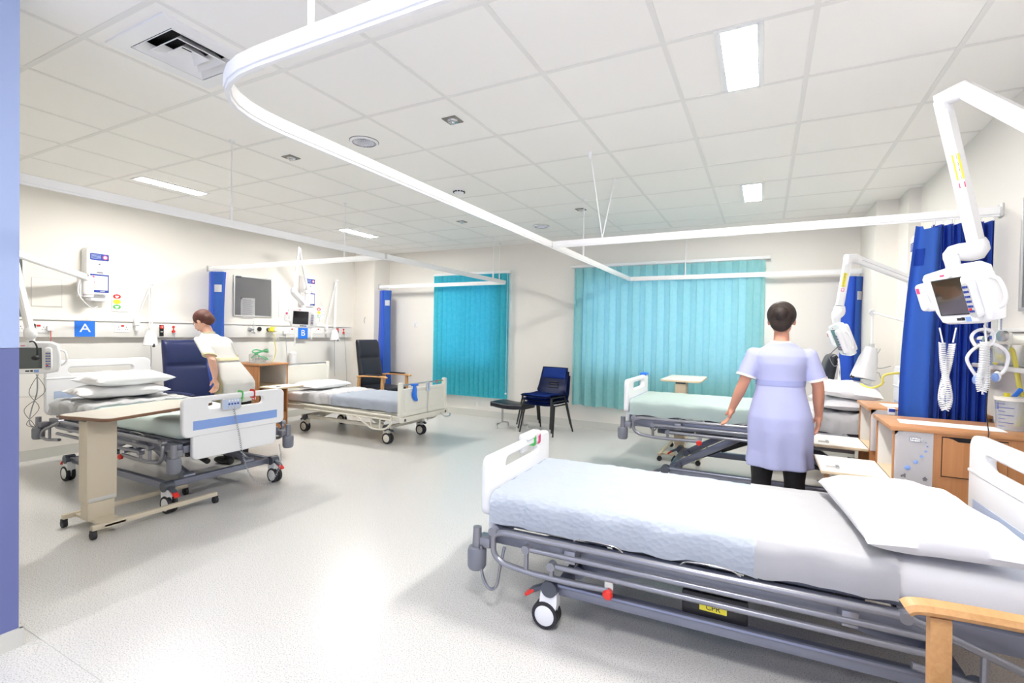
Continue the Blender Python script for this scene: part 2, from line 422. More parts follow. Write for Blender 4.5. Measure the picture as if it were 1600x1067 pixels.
# ---------------------------------------------------------------- curtain rails
RZ = 2.06
def curtain_rail(label, pts, r, hang=(), ends=(), feet=()):
    t = thing('curtain_rail', label, 'curtain rail', pts[0], 0, 'ceiling hung curtain rails'); o = V(pts[0])
    P = [V(p)-o for p in corner_path(pts, r, 8)]
    m = MB().rail(P, .022, .042); m.rail([p+V((0, 0, -.026)) for p in P], .012, .014)
    m.part('track', 'white_metal', t, 30)
    for (x, y) in hang:
        m = MB().cyl(V((x, y, RZ+.02))-o, V((x, y, ZC))-o, .0045).cyl(V((x, y, RZ+.02))-o, V((x, y, RZ+.12))-o, .009).lathe(V((x, y, ZC))-o, [(.018, 0), (.016, -.012), (.004, -.014)], 16)
        m.part('hanging_rod', 'white_metal', t)
    for (p, n) in ends:
        m = MB().box(V(p)-o, (.012 if n == 0 else .06, .06 if n == 0 else .012, .075), None, .003); m.part('wall_bracket', 'frame_grey', t)
    for p in feet:
        MB().box(V(p)-o, (.03, .03, .05), None, .004).part('joint', 'frame_grey', t)
    return t
curtain_rail('white curtain rail curving round the nearest bed and running to the far window', [(XR, .885, RZ), (-1.60, .885, RZ), (-1.60, 6.46, RZ)], .34, [(-1.05, .885), (-1.60, 4.6)], [((XR-.006, .885, RZ), 0)], [(-1.60, 3.80, RZ)])
t = curtain_rail('white curtain rail crossing to the right wall above the pleated blue curtain', [(-1.585, 3.80, RZ), (XR, 3.76, RZ)], .1, [], [((XR-.006, 3.76, RZ), 0)])
for d in (-.34, .34):
    MB().cyl((.42, 0, .02), (.42, d-.02*(d > 0), ZC-RZ), .0045).lathe((.42, d, ZC-RZ), [(.02, 0), (.018, -.012), (.006, -.05)], 14).part('hanging_rod', 'white_metal', t)
curtain_rail('white curtain rail in front of the wide aqua blind', [(-1.585, 6.46, RZ), (.925, 6.46, RZ)], .1, [(-.9, 6.46)], [((.919, 6.46, RZ), 0)])
curtain_rail('white curtain rail running over the foot of beds A and B', [(-3.40, .72, RZ), (-3.40, 6.36, RZ)], .1, [(-3.40, 2.2), (-3.40, 6.0)], [], [(-3.40, 3.80, RZ)])
curtain_rail('white curtain rail between beds A and B from the left wall', [(XL, 3.78, RZ), (-3.415, 3.80, RZ)], .1, [(-3.95, 3.79)], [((XL+.006, 3.78, RZ), 0)])
curtain_rail('white curtain rail in front of the narrow teal blind', [(-5.82, 6.36, RZ), (-3.415, 6.36, RZ)], .1, [(-3.5, 6.36)], [((-5.814, 6.36, RZ), 0)])

# ---------------------------------------------------------------- curtains
def folded(name, label, x0, x1, y, zt, zb, n, amp, mt, band=None, flare=0, cols=None, ptag=None, lean=0):
    t = thing(name, label, 'curtain', ((x0+x1)/2, y, zb)); cx = (x0+x1)/2
    def f(u, v):
        z = zb+(zt-zb)*v; w = (x1-x0)*(1+flare*(1-v))
        ph = u*n*2*pi
        return V((u*w-w/2+.25*amp*math.sin(ph*.5+2)+lean*(1-v), amp*math.sin(ph)*(1+.25*math.sin(3*v+u*5))+.01*noise.noise(V((u*6, v*2, 0))), z-zb))
    m = MB().grid(f, n*10, 14, .002); m.part('cloth', mt, t, 60)
    for k in range(n+1):
        u = k/n; p = f(u, 1); MB().tube([p+V((0, 0, -.01)), p+V((.004, 0, .018)), p+V((0, 0, .04))], .0022, 5).part('hook', 'white_plastic', t)
    return t, f
t, f = folded('curtain', 'royal blue pleated curtain gathered at the right wall behind the bedside screen', .87, 1.155, 3.76, 2.0, .30, 13, .028, 'curtain_blue')
# its pale unpleated leading edge
def g(u, v):
    z = .30+1.70*v; return V((-.215-.05*(1-v)-.03*math.sin(v*3)+u*(.13+.03*math.sin(v*3)+.03*(1-v)), -.015+.028*math.sin(u*7)+.01*math.sin(v*4), z-.30-.02*(u > .3)*(v == 1)))
MB().grid(g, 24, 14, .002).part('leading_edge', 'curtain_light', t, 60)
MB().grid(lambda u, v: g(.12+.3*u, .86+.06*v)+V((0, -.004, 0)), 4, 3, .001).part('patch', 'curtain_blue', t)
def wrapped(label, cx, cy, zt, zb, w, d, rz=0):
    """a curtain rolled and tied in a flat bundle with a paper tag"""
    t = thing('curtain', label, 'curtain', (cx, cy, zb), rz, 'blue curtains bundled at the wall'); H = zt-zb
    def ring(v, s, ox):
        z = H*v; k = 1+.10*math.sin(v*5+1); return [V((ox+s*w/2*k*math.cos(a)*(1+.10*math.cos(5*a+v*2)), d/2*k*math.sin(a)*(1+.12*math.cos(4*a)), z)) for a in [2*pi*j/28 for j in range(28)]]
    MB().rings([ring(k/14, .95, -.02*math.sin(k/14*3)) for k in range(15)]).part('cloth', 'curtain_blue', t, 60)
    def ff(u, v): a = -1.35+u*1.15; k = 1+.10*math.sin(v*5+1); return V(((w/2+.012)*k*math.cos(a)*.95+.008, (d/2+.012)*k*math.sin(a)*1.05, H*v*.998))
    MB().grid(ff, 8, 14, .003).part('outer_flap', 'curtain_light', t, 60)
    m = MB().grid(lambda u, v: ff(.15+.7*u, (H-.25+.09*v)/H)+V((0, -.006, 0)), 5, 3, .001); m.part('tag', 'paper', t)
    for k in range(4): MB().tube([(-w*.3+k*w*.2, 0, H), (-w*.3+k*w*.2, 0, H+.035)], .003, 5).part('hook', 'white_plastic', t)
    return t
wrapped('royal blue curtain bundled on the left wall behind the nurse in the white tunic', -6.12, 3.79, 2.01, .35, .30, .14)
wrapped('royal blue curtain bundled in the far left corner behind the dark armchair', -5.64, 6.33, 1.985, .35, .24, .14)
wrapped('royal blue curtain bundled at the far right corner behind the monitor arm', .83, 6.42, 1.99, .35, .17, .13)

# ---------------------------------------------------------------- blinds
t = thing('vertical_blind', 'narrow teal vertical blind on the far wall', 'blind', (-4.10, 6.52, .32))
MB().b(-.70, .70, -.012, .03, 1.895, 1.93, .004).part('headrail', 'white_metal', t)
m = MB()
for k in range(15):
    x = -.62+k*.088; a = R_(29)
    def f(u, v, x=x, a=a): s = (u-.5)*.120; return V((x+s*math.cos(a)+.012*math.sin(pi*u)*math.sin(a), s*math.sin(a)*1.1-.019*math.sin(pi*u), 1.89*v))
    m.grid(f, 6, 6, .0015)
m.part('slats', 'blind_teal', t, 60)
MB().cyl((.655, 0, 1.9), (.655, .0, .1), .0025, n=6).sph((.655, 0, .08), .014).part('cord', 'white_plastic', t)
for k in range(15): MB().cyl((-.62+k*.088, 0, 1.88), (-.62+k*.088, 0, 1.90), .004, n=6).part('hanger', 'white_plastic', t)
t = thing('vertical_blind', 'wide aqua pleated blind across the middle of the far wall', 'blind', (-1.20, 6.53, .33))
MB().b(-1.25, 1.24, -.010, .03, 1.915, 1.95, .004).part('headrail', 'white_metal', t)
def f(u, v):
    x = -1.18+u*2.37; ph = u*15*2*pi
    return V((x+.012*math.sin(ph*2), -.032-.045*math.sin(ph)*(1-.45*u)+.006*math.sin(u*31+v)-.006*math.sin(v*5+u*9), 1.90*v+.006*math.sin(u*40)*(v == 0)))
MB().grid(f, 240, 10, .0015).part('cloth', 'blind_aqua', t, 60)
for k in range(24): MB().cyl((-1.16+k*.101, -.002, 1.895), (-1.16+k*.101, -.002, 1.925), .004, n=6).part('hanger', 'white_plastic', t)

# ---------------------------------------------------------------- beds
def caster(t, x, y, ang=0, red=True, fork='bed_panel', r=.062):
    Rm = Matrix.Rotation(ang, 3, 'Z')
    def P(a, b, c): q = Rm@V((a, b, 0)); return V((x+q.x, y+q.y, c))
    M_ = Matrix.Translation((x, y, 0)) @ Rm.to_4x4()
    m = MB(M_); m.cyl((.0, -.028, r+.0), (.0, .028, r), .028, n=16)
    m.rings([[V((px, yy, pz)) for px, pz in ((-.012, r-.035), (.045, r-.02), (.055, r+.06), (.055, .165), (-.02, .165), (-.03, r+.02))] for yy in (-.026, .026)])
    c = m.part('caster', fork, t)
    for s in (-1, 1): MB(M_).lathe((0, s*.030, r), [(.044, -.004), (.046, 0), (.03, .006), (.001, .007)], 20, (0, s, 0)).part('wheel_disc', fork, c)
    m = MB(M_)
    for s in (-1, 1): m.lathe((0, s*.018, r), [(.045, -.013), (r-.004, -.013), (r, -.006), (r, .006), (r-.004, .013), (.045, .013), (.045, -.013)], 28, (0, s, 0))
    m.part('tyre', 'rubber', c)
    m = MB(M_); m.cyl((.02, -.034, .185), (.02, .034, .185), .036).box((-.03, 0, .172), (.10, .035, .022), Matrix.Rotation(R_(-28), 3, 'Y'), .006)
    m.part('brake_arm', 'dark_grey', c)
    if red: MB(M_).box((-.078, 0, .142), (.055, .038, .016), Matrix.Rotation(R_(-38), 3, 'Y'), .005).part('brake_pedal', 'red', c)
    return c
def bed_ring(x, hw, z0, z1, r=.045, n=4, seed=0, drop=None):
    """cross-section of a mattress at x"""
    pts = rrect(-hw, hw, z0, z1, r, n); return [V((x, p[0], p[1])) for p in pts]
def mattress_mb(x0, x1, hw, z0, z1, seed=0, hump=0):
    m = MB(); R = []
    N = 26
    for k in range(N+1):
        x = x0+(x1-x0)*k/N; e = min(k, N-k); s = 1-.10*(e == 0)-.02*(e == 1)
        zz = z1+hump*max(0, (k/N-.6))*1.2 - (.03 if e == 0 else .006 if e == 1 else 0)
        ring = bed_ring(x, hw-(.02 if e == 0 else 0), z0+(.02 if e == 0 else 0), zz)
        R.append([p+V((0, wig(p+V((seed, 0, 0)), 5, .008), wig(p+V((seed, 3, 0)), 6, .010) if p.z > (z0+z1)/2 else 0)) for p in ring])
    return m.rings(R)
def cover_mb(x0, x1, hw, ztop, drop, seed=0, hump=None, amp=.012, nu=40, g=.006, both=True, th=.003, ds=None):
    """a sheet lying over the mattress and hanging down both long sides"""
    def f(u, v):
        x = x0+(x1-x0)*u; L = hw+g; total = 2*drop+2*L; s = v*total
        dr = drop
        if s < dr: y, z = -L-.004-.006*math.sin(x*23+seed), ztop+g-(dr-s)
        elif s > total-dr: y, z = L+.004+.006*math.sin(x*19+seed), ztop+g-(s-(total-dr))
        else: y, z = -L+(s-dr), ztop+g
        k = .035                                       # round the edge
        if abs(y) > L-k and z > ztop+g-k:
            a = (abs(y)-(L-k)); b = z-(ztop+g-k); q = math.hypot(a, b)
            if q > k: y = math.copysign(L-k+a/q*k, y); z = ztop+g-k+b/q*k
        w = wig((x, y*1.0, z), 7, amp)+wig((x*2, y*2, seed), 9, amp*.5)
        zz = z+abs(w)*(1 if z > ztop-.03 else 0)+ (hump(x) if hump else 0)
        yy = y+(math.copysign(abs(w)*1.2, y) if z < ztop-.01 else 0)
        if s < .001 or s > total-.001: zz += wig((x, 3, seed), 8, .02)
        return V((x, yy, zz))
    return MB().grid(f, nu, 56, th)
def pillow_mb(lx, ly, h, seed=0, n=26, M_=None):
    m = MB(M_); 
    def prof(u, v, s):
        a = (1-abs(u)**2.6)*(1-abs(v)**2.6); e = max(a, 0)**.42
        px = lx/2*u*(1-.07*(1-abs(v)**2)*abs(u)**3); py = ly/2*v*(1-.07*(1-abs(u)**2)*abs(v)**3)
        w = (noise.noise(V((u*2+seed, v*2, s)))*.16+noise.noise(V((u*5+seed, v*5, s*2)))*.07)*h*e
        return V((px, py, h/2*(1+s*e*(1 if s > 0 else .8))+w*(1 if s > 0 else .3)))
    for s in (1, -1):
        m.grid(lambda u, v, s=s: prof(u*2-1, v*2-1, s), n, n)
    bmesh.ops.remove_doubles(m.bm, verts=m.bm.verts, dist=.0005); return m
def panel_yz(x, nx=1):
    """plate in the bed's cross plane: u -> y, v -> z"""
    return Matrix.Translation((x, 0, 0)) @ Matrix(((0, 0, 1, 0), (1, 0, 0, 0), (0, 1, 0, 0), (0, 0, 0, 1)))
LB = 2.06
def hospital_bed(label, loc, rz, dz, basex, bands=True, cables=True, opt=()):
    t = thing('hospital_bed', label, 'hospital bed', loc, rz, 'adjustable hospital beds')
    # foot board
    zb = dz
    low = rrect(-.335, .335, .365+zb, .56+zb, .035)
    top = rrect(-.405, .405, .53+zb, .815+zb, .045); slot = rrect(-.215, .225, .715+zb, .775+zb, .029)
    # handle opening closer to a long dish shape
    fb = MB().plate([top, list(reversed(slot))], .042, panel_yz(0), .010).plate([low], .036, panel_yz(.001), .008).part('footboard', 'bed_panel', t, 50)
    for s in (-1, 1): MB().plate([[(-.335, .58+zb), (.335, .58+zb), (.335, .645+zb), (-.335, .645+zb)]], .003, panel_yz(s*.0215), .0008).part('stripe', 'bed_stripe' if 'blue' in opt else 'bed_stripe_pale', fb, 0)
    if bands:
        for yy, c in ((-.13, 'red'), (-.03, 'green')) if 'flip' not in opt else ((.22, 'pink'), (.15, 'green')):
            m = MB()
            loop = [V((s, yy, z)) for s, z in ((-.026, .770+zb), (-.026, .822+zb), (.026, .822+zb), (.026, .770+zb))]
            m.tube(corner_path(loop+[loop[0]], .01, 3), 1, prof=[(-.009, -.0012), (.009, -.0012), (.009, .0012), (-.009, .0012)], up=V((0, 1, 0)))
            m.tube(smooth_path([(-.026, yy, .772+zb), (-.034, yy+.006, .755+zb), (-.030, yy+.016, .750+zb), (-.026, yy+.022, .760+zb)], 5), .0035, 6)
            m.part('cable_clip', c, fb)
    # head board, taller
    hs = rrect(-.26, .26, .87+zb, .925+zb, .026)
    hb = MB().plate([rrect(-.42, .42, .50+zb, .995+zb, .06), list(reversed(hs))], .042, panel_yz(LB), .010).plate([rrect(-.42, .42, .825+zb, .84+zb, .005)], .05, panel_yz(LB), .004).part('headboard', 'bed_panel', t, 50)
    for s in (-1,): MB().plate([[(-.36, .64+zb), (.36, .64+zb), (.36, .715+zb), (-.36, .715+zb)]], .003, panel_yz(LB+s*.0215), .0008).part('stripe', 'bed_stripe_pale', hb, 0)
    # deck
    m = MB(); z = .45+dz
    for s in (-1, 1): m.b(.04, LB-.04, s*.385-.018, s*.385+.018, z-.035, z+.035, .006)
    for x in (.05, .5, 1.0, 1.5, LB-.06): m.b(x-.02, x+.02, -.37, .37, z-.03, z+.02, .004)
    m.part('deck_frame', 'beam_grey', t)
    m = MB()
    for a, b in ((.06, .62), (.64, .98), (1.0, 1.2), (1.22, LB-.06)): m.b(a, b, -.36, .36, z+.035, z+.05, .004)
    m.part('deck_panel', 'mid_grey', t)
    m = MB().b(.55, 1.1, -.13, .05, z-.13, z-.035, .012).b(.25, .55, -.28, -.2, z-.10, z-.03, .01).cyl((.9, .18, z-.10), (1.5, .18, z-.06), .028).b(1.2, 1.45, -.2, .0, z-.12, z-.035, .01)
    m.part('actuator', 'dark_grey', t)
    # mattress-retaining wire hoops along the sides
    for s in (-1, 1):
        for x in (.55, 1.0): MB().tube(smooth_path([(x-.11, s*.405, z+.045), (x-.08, s*.418, z+.066), (x, s*.42, z+.072), (x+.08, s*.418, z+.066), (x+.11, s*.405, z+.045)], 4), .003, 6).part('retainer', 'chrome', t)
    # folded side rails
    for s in (-1, 1):
        y = s*.475; zz = dz
        m = MB()
        T = [(1.62, y, .505+zz), (.135, y, .505+zz), (.085, y, .49+zz), (.085, y, .40+zz), (.13, y, .365+zz), (.27, y, .350+zz), (.48, y, .352+zz), (.62, y, .358+zz)]
        m.tube(corner_path(T, .05, 5), .0135, 10)
        m.tube([(.25, y, .455+zz), (1.66, y, .452+zz)], .0125, 10)
        m.tube([(.37, y, .405+zz), (1.66, y, .400+zz)], .0125, 10)
        m.tube([(.25, y, .470+zz), (.25, y, .352+zz)], .011, 8).tube([(.37, y, .42+zz), (.37, y, .352+zz)], .011, 8)
        m.tube(corner_path([(1.60, y, .505+zz), (1.92, y, .40+zz), (1.97, y, .335+zz), (1.85, y, .325+zz), (1.62, y, .352+zz)], .04), .0125, 10)
        m.tube([(1.80, y, .44+zz), (1.80, y, .33+zz)], .011, 8)
        for x, z_ in ((.25, .455), (.37, .405), (1.60, .505), (.085, .505)): m.cyl((x, y-.018, z_+zz), (x, y+.018, z_+zz), .019, n=14)
        for x in (.45, 1.45): m.b(x-.025, x+.025, s*.40, y+s*.004, .43+zz, .485+zz, .004)
        r = m.part('side_rail', 'tube_grey', t)
        MB().lathe((.62, y+s*.012, .345+zz), [(.020, -.01), (.021, .006), (.014, .014), (.001, .015)], 18, (0, s, 0)).part('release_knob', 'red', r)
        MB().b(.605, .64, y-.006, y+.006, .35+zz, .40+zz).part('latch', 'steel', r)
    # corner posts with bumpers
    for sx, x in ((0, -.01), (1, LB+.01)):
        for s in (-1, 1):
            y = s*.455
            m = MB().cyl((x, y, .35+dz), (x, y, .50+dz), .024, .020).b(x-.0, x+(.07 if not sx else -.07), y-s*.06, y+s*.01, .41+dz, .455+dz, .004)
            p = m.part('corner_post', 'tube_grey', t)
            MB().lathe((x, y, .305+dz), [(.001, -.004), (.036, 0), (.044, .014), (.045, .085), (.040, .10), (.02, .104)], 24).part('bumper', 'mid_grey', p)
    # base
    b0, b1 = basex, basex+1.50
    m = MB()
    for s in (-1, 1):
        m.b(b0+.03, b1-.03, s*.40-.018, s*.40+.018, .150, .205, .008)
        m.tube([(b0+.03, s*.42, .196), (b1-.03, s*.42, .196)], .010, 8)
    for x in (b0+.06, b1-.06): m.b(x-.025, x+.025, -.40, .40, .160, .205, .008)
    m.part('base_frame', 'beam_grey', t)
    for x, s in ((b0+.10, 1), (b1-.10, -1)):
        for sy in (-1, 1):
            y = sy*.24; m = MB(); a, b_ = V((x, y, .20)), V((x+s*.52, y, z-.05))
            d = (b_-a); ang = math.atan2(d.z, d.x)
            m.box((a+b_)/2, (d.length, .035, .055), Matrix.Rotation(-ang, 3, 'Y'), .006)
            m.cyl((a.x, y-.04, a.z), (a.x, y+.04, a.z), .03).cyl((b_.x, y-.04, b_.z), (b_.x, y+.04, b_.z), .03)
            m.part('lift_arm', 'beam_grey', t)
        m = MB().cyl((x+s*.15, 0, .235), (x+s*.55, .0, z-.12), .022).cyl((x+s*.32, 0, .19+(z-.3)*.5), (x+s*.6, .0, z-.11), .032).part('piston', 'black', t)
    for x in (b0, b1):
        for s in (-1, 1): caster(t, x, s*.42, 0 if x == b0 else pi)
    # drain loop under a corner
    if 'loop' in opt:
        y = .47 if 'flip' in opt else -.47
        MB().tube(smooth_path([(.02, -y, .42+dz), (.025, -y, .30+dz), (.06, -y, .235+dz), (.10, -y, .25+dz), (.12, -y, .35+dz), (.13, -y+.02, .43+dz)], 6), .0075, 8).part('loop_handle', 'tube_grey', t)
    return t
# ---------------------------------------------------------------- the beds and what lies on them
BEDA = dict(loc=V((-3.60, 2.385, 0)), rz=pi, dz=0)
BEDC = dict(loc=V((-1.07, 4.70, 0)), rz=0, dz=.105)
BEDD = dict(loc=V((-1.185, 2.425, 0)), rz=R_(2.2), dz=-.10)
hospital_bed('white and grey hospital bed with a blue striped footboard, under sign A', BEDA['loc'], pi, 0, .11, True, opt=('blue',))
hospital_bed('grey railed hospital bed behind the nurse in the lilac dress', BEDC['loc'], 0, .105, .33, False, opt=('loop',))
hospital_bed('hospital bed nearest the viewer, with a long grey folded side rail', BEDD['loc'], R_(2.2), -.10, .33, True, opt=('loop', 'flip'))
def TR(bed): return Matrix.Translation(bed['loc']) @ Matrix.Rotation(bed['rz'], 4, 'Z')
def mattress(bed, label, mt='sheet_white', hump=0, hw=.385):
    z0 = .505+bed['dz']; m = mattress_mb(.035, LB-.04, hw, z0, .635+bed['dz'], bed['loc'].x, hump); m.M = TR(bed)
    return m.solo('mattress', mt, label, 'mattress', 'hospital mattresses', 60)
def cover(bed, x0, x1, drop, mt, name, label, cat, seed=0, amp=.012, g=.006, hump=None, hw=.39):
    m = cover_mb(x0, x1, hw, .635+bed['dz'], drop, seed, hump, amp, g=g); m.M = TR(bed); return m.solo(name, mt, label, cat, None, 60)
def pillow(bed, x, y, z, lx, ly, h, rz, label, seed, tilt=0, group=None, mt='pillow_white'):
    m = pillow_mb(lx, ly, h, seed)
    m.M = TR(bed) @ Matrix.Translation((x, y, z+bed['dz'])) @ Matrix.Rotation(rz, 4, 'Z') @ Matrix.Rotation(tilt, 4, 'Y')
    return m.solo('pillow', mt, label, 'pillow', group, 70)
mattress(BEDD, 'mattress of the nearest bed, in a white sheet seen beside the pillow'); 
cover(BEDD, .030, 1.17, .135, 'blanket', 'blanket', 'pale blue textured blanket on the foot half of the nearest bed', 'blanket', 1, .012, .010)
cover(BEDD, 1.155, 1.60, .135, 'sheet_white', 'folded_sheet', 'smooth white folded sheet across the middle of the nearest bed', 'sheet', 5, .006, .015)
pillow(BEDD, 1.72, -.03, .635, .50, .80, .16, R_(4), 'large soft white pillow at the head of the nearest bed', 3)
mattress(BEDA, 'mattress of bed A in pale green linen', 'sheet_green')
cover(BEDA, 1.25, 2.0, .12, 'sheet_white', 'folded_sheet', 'crumpled white sheet folded back near the pillows of bed A', 'sheet', 9, .03, .010)
pillow(BEDA, 1.68, .03, .655, .46, .68, .13, R_(-6), 'lower of the two stacked white pillows on bed A', 11, 0, 'pillows on bed A')
pillow(BEDA, 1.66, -.02, .755, .44, .64, .14, R_(5), 'upper of the two stacked white pillows on bed A', 17, 0, 'pillows on bed A')
mattress(BEDC, 'mattress in pale green and white linen behind the lilac nurse')
cover(BEDC, .035, 1.35, .13, 'sheet_green', 'bed_cover', 'pale green bed cover behind the nurse in the lilac dress', 'bed cover', 21, .008, .008)
cover(BEDC, 1.33, 1.95, .13, 'sheet_white', 'folded_sheet', 'rumpled white sheet by the two pillows of the far right bed', 'sheet', 25, .03, .010)
pillow(BEDC, 1.66, -.02, .650, .44, .66, .11, R_(4), 'lower of the two white pillows on the far right bed', 31, 0, 'pillows on the far right bed')
pillow(BEDC, 1.66, -.04, .740, .44, .68, .13, R_(-8), 'upper of the two white pillows on the far right bed', 37, R_(4), 'pillows on the far right bed')

def handset(label, M_, grp='bed control handsets'):
    t = thing('bed_control_handset', label, 'handset', M_.to_translation(), 0, grp)
    m = MB(Matrix.Translation(-M_.to_translation()) @ M_); m.plate([rrect(-.075, .075, -.042, .042, .016)], .024, Matrix.Identity(4), .004); h = m.part('case', 'frame_grey', t)
    Q = Matrix.Translation(-M_.to_translation()) @ M_
    m = MB(Q).plate([rrect(-.07, .066, -.037, .037, .01)], .002, Matrix.Translation((0, 0, .0125)), .0006); m.part('keypad', 'bed_stripe_pale', t)
    for i in range(4):
        for j in range(3):
            MB(Q).lathe((-.022+i*.023, -.024+j*.024, .0135), [(.0075, 0), (.007, .0025), (.001, .003)], 12).part('button', ('frame_grey', 'label_blue', 'white_plastic')[(i*3+j) % 3], t)
    return t
# handset on bed A's footboard with its spiral cable
P = V((-3.562, 2.315, .742)); Mh = Matrix.Translation(P) @ Matrix(((0, 0, 1, 0), (1, 0, 0, 0), (0, 1, 0, 0), (0, 0, 0, 1)))
t = handset('pale blue keypad handset hooked over the footboard of bed A', Mh)
def cord(label, P, r=.0035, coil=0, turns=0, mt='cable_grey', name='coiled_cord', cat='cable', parent=None, group=None):
    m = MB()
    if coil: m.tube(helix(P, coil, turns), r, 5)
    else: m.tube(smooth_path(P, 8), r, 6)
    if parent:
        m.M = Matrix.Translation(-parent.location); return m.part(name, mt, parent)
    return m.solo(name, mt, label, cat, group)
cord('grey spiral cord hanging down the outside of the footboard of bed A', [(-3.553, 2.33, .71), (-3.548, 2.345, .62), (-3.545, 2.37, .50), (-3.545, 2.395, .36), (-3.53, 2.43, .22), (-3.50, 2.48, .12), (-3.47, 2.55, .085), (-3.46, 2.63, .14), (-3.48, 2.69, .25), (-3.54, 2.72, .36)], .0022, .0065, 66)

# ---------------------------------------------------------------- bed B, an older cream bed
def cream_bed():
    t = thing('hospital_bed', 'cream metal hospital bed with tubular base, second on the left below sign B', 'hospital bed', (-3.60, 4.72, 0), pi, 'adjustable hospital beds')
    L = 2.05
    fb = MB().plate([rrect(-.42, .42, .345, .66, .03)], .035, panel_yz(0), .008).part('footboard', 'cream_plastic', t)
    MB().plate([rrect(-.37, .37, .40, .62, .03)], .045, panel_yz(0), .004).part('raised_panel', 'cream_plastic', fb)
    for s in (-1, 1): MB().b(-.022, .022, s*.42-.03, s*.42+.03, .33, .735, .012).part('upright', 'cream_plastic', fb)
    MB().cyl((0, -.40, .705), (0, .40, .705), .009).part('grab_rail', 'steel', fb)
    for yy, c in ((-.26, 'pink'), (-.33, 'green')):
        MB().tube([(0.012*math.cos(a), yy+a*.002, .705+.020*math.sin(a)-.008) for a in [k*.5 for k in range(13)]], .004, 6).part('cable_clip', c, fb)
    hb = MB().plate([rrect(-.40, .40, .42, .82, .03)], .03, panel_yz(L), .008).part('headboard', 'cream_plastic', t)
    for s in (-1, 1): MB().b(L-.02, L+.02, s*.40-.025, s*.40+.025, .33, .86, .01).part('upright', 'cream_plastic', hb)
    MB().cyl((L, -.38, .84), (L, .38, .84), .009).part('grab_rail', 'steel', hb)
    m = MB()
    for s in (-1, 1): m.b(.0, L, s*.40-.02, s*.40+.02, .30, .355, .008)
    m.b(-.045, -.01, -.45, .45, .285, .345, .01).b(.0, .04, -.4, .4, .30, .34, .005).b(L-.03, L+.01, -.4, .4, .30, .34, .005)
    for x in (.5, 1.0, 1.5): m.b(x-.02, x+.02, -.38, .38, .305, .345, .004)
    m.part('deck_frame', 'cream_metal', t)
    for s in (-1, 1): MB().lathe((-.046, s*.39, .315), [(.017, 0), (.014, .004), (.001, .005)], 14, (-1, 0, 0)).part('badge', 'dark_grey', t)
    MB().b(.05, L-.05, -.37, .37, .355, .372, .004).part('deck_panel', 'cream_metal', t)
    for s in (-1, 1):
        y = s*.45; m = MB()
        m.tube([(.10, y, .355), (1.55, y, .375)], .012, 8)
        m.tube([(.10, y, .310), (1.5, y, .325)], .010, 8)
        m.tube(corner_path([(.10, y, .355), (.12, y, .24), (.22, y, .19), (.40, y, .19), (.62, y, .31)], .05), .011, 8)
        m.tube([(.27, y, .31), (.27, y, .19)], .010, 8).tube([(.40, y, .30), (.40, y, .19)], .009, 8)
        m.part('side_rail', 'cream_metal', t)
    m = MB()
    for s in (-1, 1): m.b(.22, 1.72, s*.30-.018, s*.30+.018, .17, .215, .006)
    for x in (.26, 1.68): m.b(x-.02, x+.02, -.33, .33, .175, .215, .006)
    m.part('base_frame', 'cream_metal', t)
    for x, s in ((.45, 1), (1.5, -1)):
        for sy in (-1, 1):
            a, b_ = V((x, sy*.2, .19)), V((x+s*.3, sy*.2, .31)); d = b_-a
            MB().box((a+b_)/2, (d.length, .03, .04), Matrix.Rotation(-math.atan2(d.z, d.x), 3, 'Y'), .005).part('lift_arm', 'cream_metal', t)
    MB().cyl((.6, 0, .20), (1.1, 0, .28), .025).part('actuator', 'mid_grey', t)
    MB().tube(smooth_path([(-.05, -.28, .31), (-.10, -.30, .27), (-.10, -.40, .26), (-.06, -.47, .28)], 5), .007, 8).part('crank_handle', 'steel', t)
    for x in (.27, 1.65):
        for s in (-1, 1): caster(t, x, s*.31, 0 if x < 1 else pi, False, 'cream_metal', .066)
    return t
cream_bed()
BEDB = dict(loc=V((-3.60, 4.72, 0)), rz=pi, dz=-.13)
mattress(BEDB, 'mattress of bed B in a white sheet', hw=.37)
cover(BEDB, .04, 1.15, .12, 'sheet_grey', 'bed_cover', 'pale grey bed cover on the foot half of bed B', 'bed cover', 41, .02, .008, hw=.375)
cover(BEDB, 1.10, 1.62, .12, 'sheet_white', 'folded_sheet', 'white turned down sheet in the middle of bed B', 'sheet', 45, .02, .013, hw=.375)
pillow(BEDB, 1.72, .0, .640, .46, .66, .12, R_(3), 'single white pillow at the head of bed B', 47)
t = thing('plastic_holder', 'bright blue curved plastic holder hanging from the footboard of bed B', 'holder', (-3.565, 4.50, .52))
m = MB(); m.tube(smooth_path([(0, 0, .17), (.006, .0, .12), (.010, -.012, .07), (.006, .01, .02), (0, .045, .0)], 6), [.016+.014*math.sin(k/24*pi) for k in range(25)], 10); m.part('body', 'sign_blue', t)
MB().b(-.03, .02, -.03, .05, .165, .19, .006).part('hook', 'sign_blue', t)
Mh = Matrix.Translation((-3.565, 4.76, .655)) @ Matrix(((0, 0, 1, 0), (0, -1, 0, 0), (1, 0, 0, 0), (0, 0, 0, 1)))
handset('small handset with dark keys on the footboard of bed B', Matrix.Translation((-3.57, 4.76, .655)) @ Matrix(((0, 0, 1, 0), (0, -1, 0, 0), (1, 0, 0, 0), (0, 0, 0, 1))) @ Matrix.Scale(.72, 4))
cord('grey spiral cord hanging down the footboard of bed B', [(-3.565, 4.76, .60), (-3.565, 4.76, .5), (-3.565, 4.75, .40), (-3.565, 4.77, .30), (-3.60, 4.80, .24)], .002, .005, 30)
t = thing('bed_controller', 'blue topped controller clipped over the footboard of the far right bed', 'handset', (-1.07, 5.02, .90), 0)
